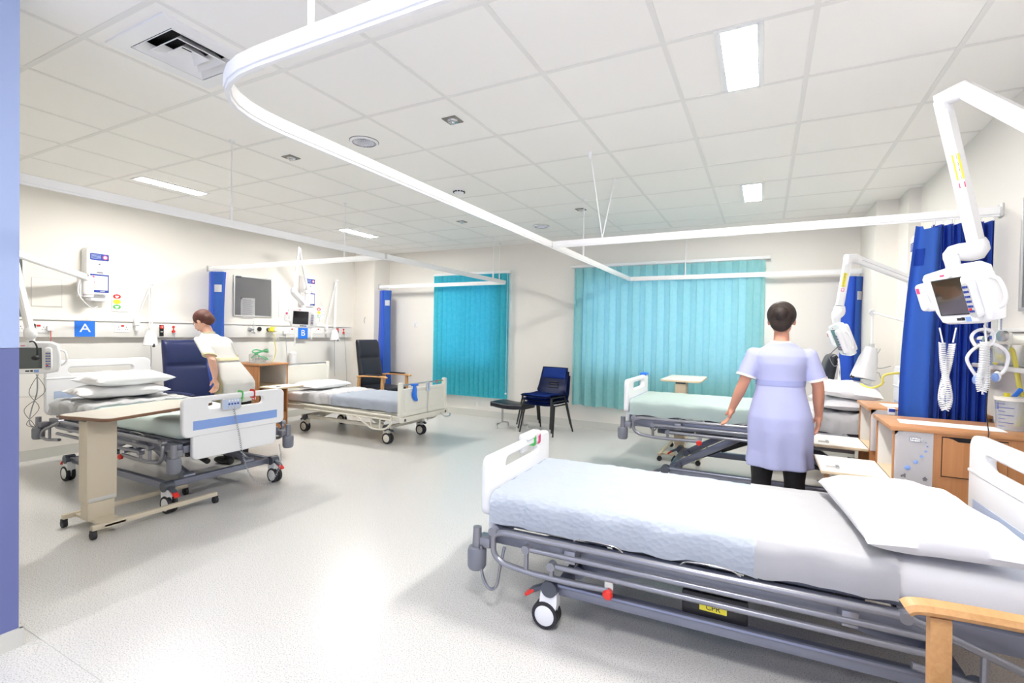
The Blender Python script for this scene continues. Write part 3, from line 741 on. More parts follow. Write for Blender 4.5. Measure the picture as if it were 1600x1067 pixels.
MB().b(-.03, .03, -.06, .06, .015, .04, .006).part('case', 'sign_blue', t); MB().b(-.032, -.022, -.05, .05, -.06, .02, .004).part('clip', 'label_blue', t)
# white controller over the nearest footboard
q = TR(BEDD)
t = thing('handset_holder', 'white moulded holder clipped over the footboard of the nearest bed', 'holder', q @ V((0, .22, .70)), R_(2.2))
MB().box((0, -.08, .025), (.06, .20, .035), None, .012).box((-.028, -.08, -.03), (.016, .12, .09), None, .006).part('body', 'white_plastic', t)
MB().tube(smooth_path([(-.03, -.12, -.05), (-.05, -.09, -.075), (-.04, -.04, -.07), (-.03, -.03, -.04)], 5), .005, 6).part('hook', 'cream_plastic', t)
m = MB(q @ Matrix.Translation((1.02, -.30, .235))); m.b(-.12, .12, -.10, .10, -.045, .06, .01); t = m.solo('battery_box', 'black', 'black box with a yellow label under the nearest bed', 'box')
m = MB(Matrix.Translation((0, -.1015, .055)) @ Matrix(((1, 0, 0, 0), (0, 0, -1, 0), (0, 1, 0, 0), (0, 0, 0, 1)))); m.box((.0, 0, 0), (.10, .03, .001)); lb = m.part('label', 'yellow', t, 0); 
m = MB(); m.text('CPR', .03, Matrix.Translation((0, -.1025, .055)) @ Matrix(((1, 0, 0, 0), (0, 0, -1, 0), (0, 1, 0, 0), (0, 0, 0, 1))), .0004); m.part('lettering', 'black', lb, 0)
lb.rotation_euler = t.rotation_euler

# ---------------------------------------------------------------- bedside lockers
def locker(label, loc, s, paper=0, flapz=.61):
    """origin: floor corner nearest the camera; the open front faces -s x; the side facing the camera faces -y"""
    t = thing('bedside_locker', label, 'locker', loc, 0, 'beech bedside lockers'); Wd, D, H = .57, .41, .883
    X = lambda v: s*v
    def bb(m, x0, x1, *r, **k): return m.b(min(X(x0), X(x1)), max(X(x0), X(x1)), *r, **k)
    bb(MB(), -.015, Wd+.015, -.012, D+.012, H-.022, H, bev=.004).part('top', 'beech_top', t)
    near = MB(); bb(near, .0, Wd, 0, .016, .06, H-.022); bd = near.part('side_panel', 'beech', t, 0)
    far = MB(); bb(far, .0, Wd, D-.016, D, .06, H-.022); far.part('side_panel', 'beech', t, 0)
    m = MB(); bb(m, Wd-.012, Wd, .016, D-.016, .06, H-.022); m.part('back_panel', 'beech', t, 0)
    m = MB(); bb(m, .004, Wd-.012, .016, D-.016, flapz-.016, flapz); m.part('shelf', 'maple', t, 0)
    m = MB(); bb(m, .004, Wd-.012, .016, D-.016, .06, .08); m.part('shelf', 'beech', t, 0)
    m = MB(); bb(m, .004, .020, .016, D-.016, .08, .26); bb(m, .0, .006, .06, D-.06, .2, .21); m.part('drawer_front', 'beech', t, 0)
    # white liner of the upper compartment
    m = MB(); bb(m, .006, Wd-.014, .0165, .020, flapz, H-.024); bb(m, .006, Wd-.014, D-.020, D-.0165, flapz, H-.024); bb(m, Wd-.018, Wd-.0125, .017, D-.017, flapz, H-.024); m.part('liner', 'inner_white', t, 0)
    m = MB(); m.plate([rrect(-.30, -.004, .004, D-.004, .006)], .016, Matrix.Translation((0, 0, flapz-.004)) @ Matrix.Diagonal((s, 1, 1, 1)), .002); fl = m.part('flap_door', 'maple', t, 0)
    m = MB(); bb(m, -.297, -.006, .006, D-.006, flapz+.0045, flapz+.0055); m.part('inner_face', 'inner_white', fl, 0)
    m = MB(); bb(m, -.27, -.21, .09, .10, flapz+.005, flapz+.014); bb(m, -.225, -.21, .08, .13, flapz+.005, flapz+.016); m.part('catch', 'steel', fl, 0)
    # side door with a dipped top edge
    if s > 0:
        n = 12; pts = [(.19, .66), (.19, .845)]+[(.19+.235*k/n, .845-.016*(1 if 2 < k < 7 else .3 if k in (2, 7) else 0)) for k in range(1, n)]+[(.425, .845), (.425, .66)]
        m = MB(); m.plate([[(.1885, .6565), (.1885, .850), (.4265, .850), (.4265, .6565)]], .002, Matrix(((1, 0, 0, 0), (0, 0, -1, -.0005), (0, 1, 0, 0), (0, 0, 0, 1))), .0003); m.part('door_gap', 'grille_dark', t, 0)
        m = MB(); m.plate([[(x+.0012*(1 if x < .3 else -1), z+.0012*(z < .7)) for x, z in pts]], .008, Matrix(((1, 0, 0, 0), (0, 0, -1, -.003), (0, 1, 0, 0), (0, 0, 0, 1))), .001); m.part('door', 'beech', t, 20)
    for x in (.05, Wd-.05):
        for y in (.05, D-.05):
            c = MB().cyl((X(x), y-.010, .024), (X(x), y+.010, .024), .024).b(X(x)-.012, X(x)+.012, y-.016, y+.016, .03, .06, .003).part('caster', 'rubber', t)
    return t
LOCD = V((.584, 3.05, 0)); LOCC = V((.61, 3.80, 0)); LOCB = V((-5.40, 3.85, 0))
locker('beech bedside locker beside the nearest bed, notice taped to its side and flap open', LOCD, 1)
locker('beech bedside locker by the far right bed, half hidden behind the nearer locker', LOCC, 1)
locker('beech bedside locker between beds A and B with a green basket on top', LOCB, -1)
# papers
def leaflet(label, M_, w, h, art, parent=None, mt='paper', group=None):
    m = MB(M_); m.grid(lambda u, v: V(((u-.5)*w, (v-.5)*h, .0015+.004*math.sin(u*3)*(1-v))), 6, 8, .0006)
    o = m.solo('paper_notice', mt, label, 'notice', group); off = Matrix.Translation(-o.location)
    art(o, off @ M_); return o
def nhs_art(o, M_, k=1):
    I = Matrix.Identity(4)
    m = MB(M_); m.b(-.018, .026, .080, .100, .0055, .0062); m.part('logo', 'ink', o, 0)
    m = MB(M_); m.b(-.0165, .0245, .0815, .0985, .0060, .0066); b = m.part('logo_ground', 'paper', o, 0)
    m = MB(M_); m.text('NHS', .0185, Matrix.Translation((.004, .0905, .0069)) @ Matrix(((1, .22, 0, 0), (0, 1, 0, 0), (0, 0, 1, 0), (0, 0, 0, 1))), .0003); m.part('logo_letters', 'ink', o, 0)
    for x, y, r in ((-.022, -.052, .0125), (.009, -.020, .0095), (.031, .010, .007), (.046, .037, .0055), (.052, .061, .004), (.046, .079, .003), (.036, .092, .0018)):
        MB(M_).lathe((x, y, .0055), [(r, 0), (r*.9, .0008), (.0005, .0009)], 16).part('dot', 'bed_stripe', o)
    m = MB(M_); m.lathe((-.038, -.092, .0055), [(.006, 0), (.005, .001), (.0005, .001)], 8).b(-.048, -.042, -.100, -.090, .0055, .0063).b(-.036, -.029, -.102, -.082, .0055, .0063); m.part('symbol', 'ink', o, 0)
    m = MB(M_); m.plate([[(.034, -.100), (.046, -.086), (.058, -.100), (.053, -.100), (.053, -.108), (.039, -.108), (.039, -.100)]], .001, Matrix.Translation((0, 0, .006)), .0002); m.part('symbol', 'ink', o, 0)
fY = lambda p: Matrix.Translation(p) @ Matrix(((1, 0, 0, 0), (0, 0, -1, 0), (0, 1, 0, 0), (0, 0, 0, 1)))
leaflet('white notice printed NHS with blue dots, taped to the nearest locker', fY((.665, 3.046, .735)), .150, .275, nhs_art)
leaflet('white sheet with blue dots hanging on the far right locker', fY((.702, 3.785, .742)), .185, .26, nhs_art)
t = thing('paper_clip', 'small blue clip holding a sheet to the far right locker', 'clip', (.712, 3.785, .878))
MB().b(-.018, .018, -.014, .02, -.03, .012, .003).part('clip', 'white_plastic', t); MB().b(-.016, .016, -.016, -.012, -.012, .008, .001).part('label', 'label_blue', t)
def lines_art(o, M_, n=12, w=.06, y0=.07, dy=-.012, mt='ink_pale'):
    m = MB(M_)
    for k in range(n): m.b(-w/2, w/2*(.5+.5*((k*7) % 5)/4), y0+dy*k, y0+dy*k+.0025, .0055, .006)
    m.part('print', mt, o, 0)
fZ = lambda p, a=0: Matrix.Translation(p) @ Matrix.Rotation(a, 4, 'Z')
m = MB(fZ((.84, 3.22, .8835), R_(-6))); m.b(-.20, .20, -.075, .075, 0, .0015).solo('paper_sheet', 'paper', 'white sheet lying on top of the nearest locker', 'paper')
m = MB(fZ((.90, 3.99, .8835), R_(2))); m.b(-.2, .15, -.09, .09, 0, .0015).solo('paper_sheet', 'paper', 'white sheet lying on top of the far right locker', 'paper')
# basket with green tubing on the left locker
t = thing('wire_basket', 'white wire basket holding green tubing on the left locker', 'basket', (-5.56, 3.99, .8835))
m = MB()
for z in (.004, .04, .08, .10): m.tube([(.11*cx, .085*cy, z) for cx, cy in ((-1, -1), (1, -1), (1, 1), (-1, 1))], .0022, 5, True)
for k in range(-5, 6):
    for s in (-1, 1): m.tube([(k*.02, s*.085, .004), (k*.02, s*.085, .10)], .0014, 4)
for k in range(-4, 5):
    for s in (-1, 1): m.tube([(s*.11, k*.02, .004), (s*.11, k*.02, .10)], .0014, 4)
m.b(-.108, .108, -.083, .083, .002, .005)
m.part('wire_frame', 'frame_grey', t)
m = MB()
for k in range(7): m.sph((-.07+.045*(k % 4), -.035+.06*(k//4), .035+.008*(k % 3)), .03, (1, 1, .8))
m.solo_ = None; m.M = Matrix.Translation((-5.56, 3.99, .8835)); m.solo('bagged_supplies', 'clear_plastic', 'clear bagged supplies inside the wire basket', 'supplies')
P = []
for k in range(50):
    a = k/49*2*pi*2.6; P.append((-5.57+.115*math.cos(a)*(1-.1*math.sin(a*.4)), 3.99+.07*math.sin(a), .99+.05*math.sin(a*.5+.8)+.02*math.sin(a*1.7)))
MB().tube(P, .0075, 8).solo('oxygen_tubing', 'clear_green', 'coiled green tubing heaped in the basket on the left locker', 'tubing')
MB(Matrix.Translation((-5.77, 4.03, .8835))).lathe((0, 0, 0), [(.04, 0), (.045, .10), (.043, .105), (.02, .11), (.001, .11)], 20).solo('clear_jar', 'clear_plastic', 'clear plastic jar beside the basket on the left locker', 'jar')

# ---------------------------------------------------------------- overbed tables
def overbed(label, loc, rz, H, top_rz, mtop, mleg, group='overbed tables', dx=0, L=.80, Wd=.42):
    """base runs along local +y from the column"""
    t = thing('overbed_table', label, 'overbed table', loc, rz, group)
    for x in (-.19, .19): MB().b(x-.016, x+.016, -.03, .74, .055, .085, .004).part('base_rail', mleg, t)
    MB().b(-.206, .206, .03, .15, .058, .078, .004).part('base_plate', mleg, t)
    for x in (-.19, .19):
        for y in (-.02, .73):
            c = MB().cyl((x, y-.012, .026), (x, y+.012, .026), .025, n=18).b(x-.014, x+.014, y-.016, y+.016, .035, .056, .003).part('caster', 'rubber', t)
    MB().b(-.055, .055, .0, .165, .185, H-.03, .008).part('column', mleg, t)
    MB().b(-.048, .048, .01, .155, .07, .19, .005).part('inner_column', mleg, t)
    MB().b(.0552, .057, .01, .155, .19, .215, .001).part('label_strip', 'frame_grey', t)
    m = MB().b(-.05, .05, .0, .5, H-.045, H-.02, .004); m.part('top_bracket', 'dark_grey', t)
    Mt = Matrix.Translation((dx, .07, H)) @ Matrix.Rotation(top_rz, 4, 'Z')
    tp = MB(Mt).plate([rrect(-Wd/2, Wd/2, -.12, L-.12, .05)], .020, Matrix.Translation((0, 0, -.010)), .004).part('table_top', 'edge_brown' if mtop == 'maple_pale' else mtop, t, 30)
    MB(Mt).plate([rrect(-Wd/2+.006, Wd/2-.006, -.114, L-.126, .045)], .002, Matrix.Translation((0, 0, .0008)), .0006).part('laminate', 'top_laminate', tp, 30)
    return t
mat('top_laminate', (.78, .72, .62), .35)
overbed('cream overbed table with a brown edged top standing over bed A', (-3.815, 1.51, 0), 0, .745, R_(13), 'maple_pale', 'beige_metal', dx=.055)
overbed('pale wood topped overbed table beyond the far right bed', (-.76, 5.30, 0), 0, .86, 0, 'maple', 'maple', L=.72, Wd=.40)

# ---------------------------------------------------------------- chairs
def high_chair(label, loc, rz, vin, arms='beech_chair', group=None, armpad=False):
    """high backed armchair; faces local -y"""
    t = thing('armchair', label, 'armchair', loc, rz, group)
    bk = Matrix.Translation((0, .20, .42)) @ Matrix.Rotation(R_(-9), 4, 'X')
    m = MB(bk)
    def f(u, v, s):
        x = (u-.5)*.50*(1-.05*v); z = v*.76; e = max(0, (1-abs(2*u-1)**6)*(1-abs(2*v-1)**14))**.3
        d = .045+.018*math.sin(min(max((z-.02)/.44, 0), 1)*pi)**.7 + (.018*math.sin(min(max((z-.47)/.27, 0), 1)*pi)**.6 if z > .47 else 0)-.012*math.exp(-((z-.47)/.012)**2)
        return V((x*(.94+.06*e), s*-(d if s > 0 else .035)*e, z))
    m.grid(lambda u, v: f(u, v, 1), 24, 40); m.grid(lambda u, v: f(u, v, -1), 24, 40); bmesh.ops.remove_doubles(m.bm, verts=m.bm.verts, dist=.0006)
    m.part('backrest', vin, t, 60)
    MB().box((0, -.06, .40), (.48, .50, .13), Matrix.Rotation(R_(3), 3, 'X'), .035, 4).part('seat', vin, t)
    MB().b(-.24, .24, -.28, .20, .30, .335, .005).part('seat_frame', arms, t)
    for s in (-1, 1):
        x = s*.275
        m = MB(); P = smooth_path([(x, -.34, .615), (x, -.30, .628), (x, -.1, .63), (x, .12, .622), (x, .22, .612)], 4)
        m.tube(P, 1, prof=[(-.026, -.010), (.026, -.010), (.030, 0), (.022, .013), (-.022, .013), (-.030, 0)]); m.part('armrest', arms, t, 30)
        if armpad: MB().box((x, -.08, .648), (.05, .30, .025), None, .010, 3).part('arm_pad', vin, t)
        MB().tube([(x, -.27, 0), (x, -.265, .3), (x, -.27, .61)], 1, prof=[(-.014, -.022), (.014, -.022), (.014, .022), (-.014, .022)], up=V((0, 1, 0))).part('leg', arms, t, 30)
        MB().tube([(x, .28, 0), (x, .21, .3), (x, .19, .61)], 1, prof=[(-.014, -.022), (.014, -.022), (.014, .022), (-.014, .022)], up=V((0, 1, 0))).part('leg', arms, t, 30)
        MB().b(x-.010, x+.010, -.26, .22, .29, .33, .004).part('side_rail', arms, t, 30)
    return t
high_chair('black high backed armchair with beech arms beyond bed B', (-5.27, 5.84, 0), pi/2, 'vinyl_black', armpad=True)
high_chair('navy vinyl high backed armchair beside the head of bed A', (-5.45, 3.19, 0), pi/2, 'vinyl_navy', 'vinyl_navy')
high_chair('dark armchair half hidden behind the lilac nurse, in the far right corner', (.27, 5.60, 0), -pi/2, 'vinyl_black')
high_chair('armchair whose beech arm and leg fill the bottom right corner of the view', (.70, 1.345, 0), R_(-86), 'vinyl_navy')

def stack_chair(loc, rz, label, z=0):
    t = thing('stacking_chair', label, 'chair', (loc[0], loc[1], z), rz, 'blue stacking chairs')
    def prof(u, v):           # v: 0 front edge of seat -> 1 top of back
        if v < .5:
            s = v/.5; y = -.22+.40*s; z_ = .395-.012*math.sin(s*pi)-(.02*(1-s*6)**2 if s < .166 else 0); w = .232
        else:
            s = (v-.5)/.5; a = min(s/.25, 1); y = .18+.05*a*a*.6+.085*s; z_ = .395+.03*a*a+.325*s; w = .232-.03*s
        x = (u*2-1)*w; z_ += .02*(abs(u*2-1)**4) if v < .5 else 0; y -= .03*(abs(u*2-1)**3) if v > .55 else 0
        return V((x, y, z_))
    MB().grid(prof, 16, 36, .008).part('shell', 'chair_plastic', t, 50)
    MB().grid(lambda u, v: prof(.06+.88*u, .03+.42*v)+V((0, 0, .014+.012*math.sin(pi*u)**.4*math.sin(pi*v)**.4)), 14, 14, .004).part('seat_pad', 'chair_pad', t, 60)
    MB().grid(lambda u, v: prof(.07+.86*u, .77+.21*v)+V((0, -.016-.014*math.sin(pi*u)**.4*math.sin(pi*v)**.4, 0)), 14, 10, .004).part('back_pad', 'chair_pad', t, 60)
    m = MB()
    for k in range(3):
        m.tube([prof(.33, .60+.045*k)+V((0, -.008, 0)), prof(.5, .60+.045*k)+V((0, -.006, 0)), prof(.67, .60+.045*k)+V((0, -.008, 0))], .008, 6)
    m.part('handle_slot', 'black', t)
    for sx in (-1, 1):
        for y0, y1 in ((-.17, -.25), (.14, .25)):
            MB().tube([(sx*.225, y0, .385), (sx*.26, y1, 0)], [.013, .010], 8).part('leg', 'black', t)
        MB().tube([(sx*.225, -.19, .38), (sx*.225, .16, .38)], .010, 8).part('seat_bar', 'black', t)
    return t
c0 = stack_chair((-2.57, 6.05), R_(-10), 'bottom blue plastic chair of the stack between the blinds', 0)
copy_thing(c0, (-2.575, 6.015, .055), R_(-10), 'middle blue plastic chair of the stack between the blinds')
copy_thing(c0, (-2.58, 5.98, .110), R_(-10), 'topmost blue chair of the stack, with bright blue seat and back pads')
t = thing('footstool', 'low black padded footstool on chrome legs left of the stacked chairs', 'footstool', (-3.06, 6.00, 0), R_(-8))
m = MB()
def f(u, v):
    x = (u-.5)*.50; return V((x, 0, 0))
R = []
for k in range(13):
    x = (k/12-.5)*.52; q_ = rrect(-.17, .17, .285, .355, .02, 3); dz_ = .022*(2*abs(k/12-.5))**2-(.008 if k in (0, 12) else 0)
    R.append([V((x, p[0]*(.97 if k in (0, 12) else 1), p[1]+dz_)) for p in q_])
m.rings(R); m.part('cushion', 'vinyl_black', t, 50)
for x in (-.17, .17):
    MB().cyl((x, 0, .07), (x, 0, .29), .016).part('post', 'steel', t)
    MB().tube([(x, -.13, .055), (x, 0, .072), (x, .13, .055)], .010, 8).part('foot_bar', 'steel', t)
    for y in (-.13, .13): MB().lathe((x, y, 0), [(.001, 0), (.022, 0), (.018, .03), (.012, .055), (.001, .058)], 14).part('foot', 'frame_grey', t)
# ---------------------------------------------------------------- service trunking on the side walls
WL, WR = XL+.058, XR-.058
def socket(t, M_, o, kind='double'):
    m = MB(Matrix.Translation(-o) @ M_); w = .073 if kind == 'double' else .043
    s = m.plate([rrect(-w, w, -.043, .043, .006)], .006, Matrix.Translation((0, 0, .003)), .0015).part('socket_plate', 'white_plastic', t)
    m = MB(Matrix.Translation(-o) @ M_)
    for cx in ((-.037, .037) if kind == 'double' else (0,)):
        m.b(cx-.003, cx+.003, .008, .018, .006, .0067).b(cx-.014, cx-.006, -.012, -.008, .006, .0067).b(cx+.006, cx+.014, -.012, -.008, .006, .0067)
    m.part('socket_hole', 'ink', s, 0)
    MB(Matrix.Translation(-o) @ M_).b(-.014, .014, .018, .036, .006, .010, .002).part('rocker_switch', 'red', s)
t = thing('bedhead_trunking', 'long white service trunking with sockets and outlets along the left wall', 'trunking', (XL, 3.5, 1.19)); o = V((XL, 3.5, 1.19))
m = MB(Matrix.Translation(-o)).b(XL, WL, .9, 6.15, 1.19, 1.355, .004); m.part('body', 'trunking', t)
m = MB(Matrix.Translation(-o)).b(XL, WL+.012, .9, 6.15, 1.358, 1.382, .004); m.part('ledge', 'trunking', t)
def lp(x, y): p = at(x, y, X=WL); return wallm(p, (1, 0, 0))
def rp(x, y): p = at(x, y, X=WR); return wallm(p, (-1, 0, 0))
for x, y, k in ((40, 512, 'double'), (60, 513, 'double'), (191, 513, 'double'), (456, 517, 'single'), (497, 517, 'double')): socket(t, lp(x, y), o, k)
MB(Matrix.Translation(-o)).b(XL, XL+.004, .9, 6.2, .62, 1.13, 0).part('wall_guard', 'inner_white', t, 0)
def bay_sign(ch, x, y, label):
    M_ = lp(x, y); t = M_.to_translation()
    m = MB(M_).plate([rrect(-.085, .085, -.085, .085, .004)], .006, Matrix.Translation((0, 0, .004)), .001); s = m.solo('bay_sign', 'sign_blue', label, 'sign')
    MB(Matrix.Translation(-s.location) @ M_).text(ch, .125, Matrix.Translation((0, 0, .0075)) @ Matrix.Diagonal((1.15, 1, 1, 1)), .0008).part('letter', 'paper', s, 0)
bay_sign('A', 132.5, 513, 'blue square sign with a white letter A')
bay_sign('B', 473, 520.5, 'blue square sign with a white letter B')
def plug(x, y, label, cable, wallp=lp, mt='cable_grey'):
    M_ = wallp(x, y); p = M_.to_translation(); t = thing('mains_plug', label, 'plug', p, 0, 'mains plugs')
    MB(Matrix.Translation(-p) @ M_).plate([rrect(-.026, .026, -.026, .026, .010)], .034, Matrix.Translation((0, 0, .016)), .006).part('body', 'white_plastic', t)
    MB(Matrix.Translation(-p)).tube(smooth_path([p+M_.to_3x3()@V(c) for c in cable], 6), .0035, 6).part('cable', mt, t)
plug(77, 513, 'white plug with a reddish cable left of sign A', [(0, -.02, .03), (.0, -.12, .035), (-.01, -.30, .03), (.04, -.45, .04)], mt='copper_red')
plug(444, 519, 'white plug with a thin cable left of sign B', [(0, -.02, .03), (.01, -.2, .035), (.03, -.45, .04), (.03, -.65, .05)])
def call_panel(x, y, label):
    M_ = lp(x, y); p = M_.to_translation(); t = thing('nurse_call_point', label, 'call point', p, 0, 'nurse call points'); q_ = Matrix.Translation(-p) @ M_
    MB(q_).b(-.022, .022, -.075, .055, .0, .010, .003).part('plate', 'black', t)
    MB(q_).lathe((0, .030, .010), [(.022, 0), (.020, .010), (.001, .012)], 20).part('call_button', 'red', t)
    MB(q_).lathe((0, .030, .021), [(.009, 0), (.008, .002), (.001, .003)], 14).b(-.012, .012, -.03, -.018, .010, .012).part('button_mark', 'frame_grey', t)
    MB(q_).lathe((.13, .035, .0), [(.014, 0), (.013, .012), (.001, .014)], 14).lathe((.13, -.02, .0), [(.018, 0), (.016, .016), (.001, .018)], 14).b(.126, .134, -.02, .035, 0, .008).part('pull_knob', 'red', t)
    MB(q_).b(.115, .145, -.05, -.04, 0, .02).part('jack', 'steel', t)
    MB(q_).tube(smooth_path([(.13, -.04, .02), (.14, -.2, .03), (.17, -.5, .03), (.19, -.8, .03), (.18, -1.0, .03)], 6), .003, 6).part('cord', 'cable_grey', t)
call_panel(252, 515, 'red and black nurse call point above the navy armchair')
call_panel(527, 518, 'red nurse call point at the right end of the left wall trunking')
# oxygen and suction outlets near bed B
def outlet(x, y, label, col):
    M_ = lp(x, y); p = M_.to_translation(); q_ = Matrix.Translation(-p) @ M_
    t = thing('gas_outlet', label, 'gas outlet', p, 0, 'gas outlets in the trunking')
    MB(q_).lathe((0, 0, 0), [(.030, 0), (.030, .012), (.018, .016), (.016, .03), (.001, .031)], 22).part('collar', col, t); return t, q_
t_, q_ = outlet(390, 515, 'chrome gas outlet with an upright flow tube, below the noticeboard', 'steel')
MB(q_).cyl((.02, -.04, .05), (.02, .12, .05), .010).part('flow_tube', 'clear_plastic', t_); MB(q_).cyl((0, 0, .02), (.02, 0, .06), .012).b(.005, .035, -.05, -.03, .03, .07, .004).part('valve', 'steel', t_)
outlet(405, 514, 'round black gas outlet below the noticeboard', 'black')
t_, q_ = outlet(419, 515, 'yellow suction regulator with yellow tubing near sign B', 'dark_grey')
MB(q_).b(.0, .09, -.03, .04, .03, .08, .012).cyl((-.02, .0, .05), (.0, .0, .05), .024).part('regulator', 'yellow', t_)
MB(q_).lathe((.06, .005, .08), [(.03, 0), (.029, .016), (.001, .018)], 22).part('gauge', 'cream_plastic', t_)
MB(q_).lathe((.045, -.13, .055), [(.001, 0), (.022, .0), (.024, .09), (.015, .1), (.001, .1)], 16, None).part('trap_jar', 'clear_plastic', t_)
MB(q_).tube(smooth_path([(.05, -.06, .06), (.06, -.16, .06), (.08, -.30, .06), (.04, -.42, .07), (-.04, -.46, .09)], 6), .006, 8).part('tubing', 'cable_yellow', t_)
# right wall trunking
t = thing('bedhead_trunking', 'white service trunking on the right wall behind the blue pleated curtain', 'trunking', (XR, 3.2, 1.2)); o = V((XR, 3.2, 1.2))
MB(Matrix.Translation(-o)).b(WR, XR, .9, 5.3, 1.19, 1.36, .004).part('body', 'trunking', t)
MB(Matrix.Translation(-o)).b(WR-.012, XR, .9, 5.3, 1.362, 1.384, .004).part('ledge', 'trunking', t)
MB(Matrix.Translation(-o)).b(WR-.05, XR, .9, 5.3, 1.165, 1.188, .004).part('shelf_lip', 'trunking', t)

# ---------------------------------------------------------------- dispensers, notices, boards
def dispenser(label, p, n):
    M_ = wallm(p, n); t = thing('soap_dispenser', label, 'dispenser', p, 0, 'white wall dispensers'); q_ = Matrix.Translation(-V(p)) @ M_
    MB(q_).plate([rrect(-.105, .105, -.19, .30, .045)], .13, Matrix.Translation((0, 0, .065)), .02).part('housing', 'white_plastic', t)
    MB(q_).plate([rrect(-.075, .085, -.255, -.18, .02)], .07, Matrix.Translation((0, 0, .045)), .01).part('nozzle_block', 'white_plastic', t)
    a = MB(q_).plate([rrect(-.078, .085, .165, .235, .010)], .002, Matrix.Translation((0, 0, .1312)), .0006).part('label', 'label_blue', t)
    m = MB(q_)
    for k in range(4): m.b(-.068, .015, .218-.012*k, .2215-.012*k, .1323, .1328)
    m.part('print', 'bed_stripe_pale', a, 0)
    MB(q_).lathe((.052, .20, .1323), [(.023, 0), (.022, .0008), (.001, .001)], 20).part('symbol', 'pink', a)
    MB(q_).lathe((.052, .20, .1333), [(.015, 0), (.014, .0008), (.001, .001)], 20).part('symbol', 'paper', a)
    MB(q_).b(-.02, .035, .035, .046, .1295, .134, .001).part('latch_slot', 'ink', t); MB(q_).lathe((.004, .125, .1295), [(.009, 0), (.008, .004), (.001, .005)], 14).part('lock', 'ink', t)
    b_ = MB(q_).b(-.075, .085, -.165, .022, .1305, .1325).part('poster', 'label_blue', t, 0)
    MB(q_).b(-.065, .075, -.140, .006, .1326, .1332).part('poster_field', 'paper', b_, 0)
    for k in range(5):
        MB(q_).lathe((-.050, -.008-.028*k, .1333), [(.012, 0), (.011, .0006), (.001, .0007)], 14).part('symbol', ('pink', 'bed_stripe', 'pink', 'yellow', 'yellow')[k], b_)
    m = MB(q_)
    for k in range(5): m.b(-.032, .02+.02*((k*3) % 3), -.010-.028*k, -.006-.028*k, .1333, .1337)
    m.b(.01, .05, -.157, -.150, .1326, .1331).part('print', 'ink_pale', b_, 0)
    return t
pA = at(154, 426, X=XL+.12); dispenser('white wall dispenser with blue labels above bed A', (XL, pA.y, pA.z-.04), (1, 0, 0))
pB = at(484, 456, X=XL+.12); dispenser('white wall dispenser with blue labels above sign B', (XL, pB.y, pB.z-.04), (1, 0, 0))
pC = at(1420, 420, X=XR-.06); dispenser('white wall dispenser seen edge-on left of the pleated blue curtain', (XR, 5.02, 1.87), (-1, 0, 0))
def traffic_notice(label, x, y, w=.165, h=.205):
    p = at(x, y, X=XL+.006); M_ = wallm(p, (1, 0, 0))
    s = MB(M_).b(-w/2, w/2, -h/2, h/2, -.001, .001).solo('hanging_notice', 'paper', label, 'notice'); q_ = Matrix.Translation(-s.location) @ M_
    MB(q_).tube([(-.04, h/2, 0), (0, h/2+.07, -.001), (.04, h/2, 0)], .0018, 5).part('string', 'frame_grey', s)
    for k, c in enumerate(('red', 'yellow', 'green')):
        cy = h/2-.045-.056*k; e = MB(q_).plate([[(-.038+.037*math.cos(a), cy+.025*math.sin(a)) for a in [2*pi*j/24 for j in range(24)]]], .001, Matrix.Translation((0, 0, .0016)), .0003).part('ellipse', c, s)
        if k != 1:
            MB(q_).b(-.056, -.020, cy-.003, cy+.010, .0022, .0026).part('print', 'paper', e, 0); MB(q_).b(-.050, -.026, cy-.017, cy-.007, .0022, .0026).part('print', 'paper', e, 0)
    m = MB(q_)
    for k in range(3):
        yy = h/2-.018-.056*k; m.b(.006, .076, yy, yy+.004, .001, .0015).b(.006, .070, yy-.009, yy-.006, .001, .0015)
    m.b(.076, .078, -h/2+.02, h/2-.02, .001, .0014).part('print', 'ink_pale', s, 0)
    return s
traffic_notice('notice with red, yellow and green ovals hung on string beside the dispenser above bed A', 189, 472)
traffic_notice('notice with red, yellow and green ovals beside the dispenser above sign B', 501, 489)
def access_panel(label, x, y, w, h):
    p = at(x, y, X=XL+.002); M_ = wallm(p, (1, 0, 0))
    t = MB(M_).plate([[(-w/2, -h/2), (w/2, -h/2), (w/2, h/2), (-w/2, h/2)]], .004, Matrix.Translation((0, 0, .0)), .001).solo('access_panel', 'wall', label, 'panel', 'flush wall panels')
    q_ = Matrix.Translation(-t.location) @ M_; m = MB(q_)
    for a in ((-w/2-.004, -w/2, -h/2, h/2), (w/2, w/2+.004, -h/2, h/2), (-w/2-.004, w/2+.004, h/2, h/2+.004), (-w/2-.004, w/2+.004, -h/2-.004, -h/2)): m.b(*a, -.001, .0025)
    m.part('edge_gap', 'frame_grey', t, 0)
access_panel('flush square wall panel above the sockets left of sign A', 73.5, 457, .225, .27)
access_panel('flush square wall panel between the noticeboard and sign B', 445, 482, .20, .25)
def board(label, M_, w, h, sheet=True):
    t = thing('noticeboard', label, 'noticeboard', M_.to_translation()); q_ = Matrix.Translation(-M_.to_translation()) @ M_
    MB(q_).b(-w/2, w/2, -h/2, h/2, 0, .012).part('felt', 'board_grey', t, 0)
    m = MB(q_)
    for a in ((-w/2-.014, -w/2+.004, -h/2-.014, h/2+.014), (w/2-.004, w/2+.014, -h/2-.014, h/2+.014), (-w/2, w/2, h/2-.004, h/2+.014), (-w/2, w/2, -h/2-.014, -h/2+.004)): m.b(*a, 0, .020, .003)
    m.part('frame', 'frame_grey', t)
    MB(q_).b(-w/2+.02, -w/2+.09, h/2-.012, h/2+.006, .012, .024, .002).part('lock', 'dark_grey', t)
pb = at(396, 464, X=XL+.012)
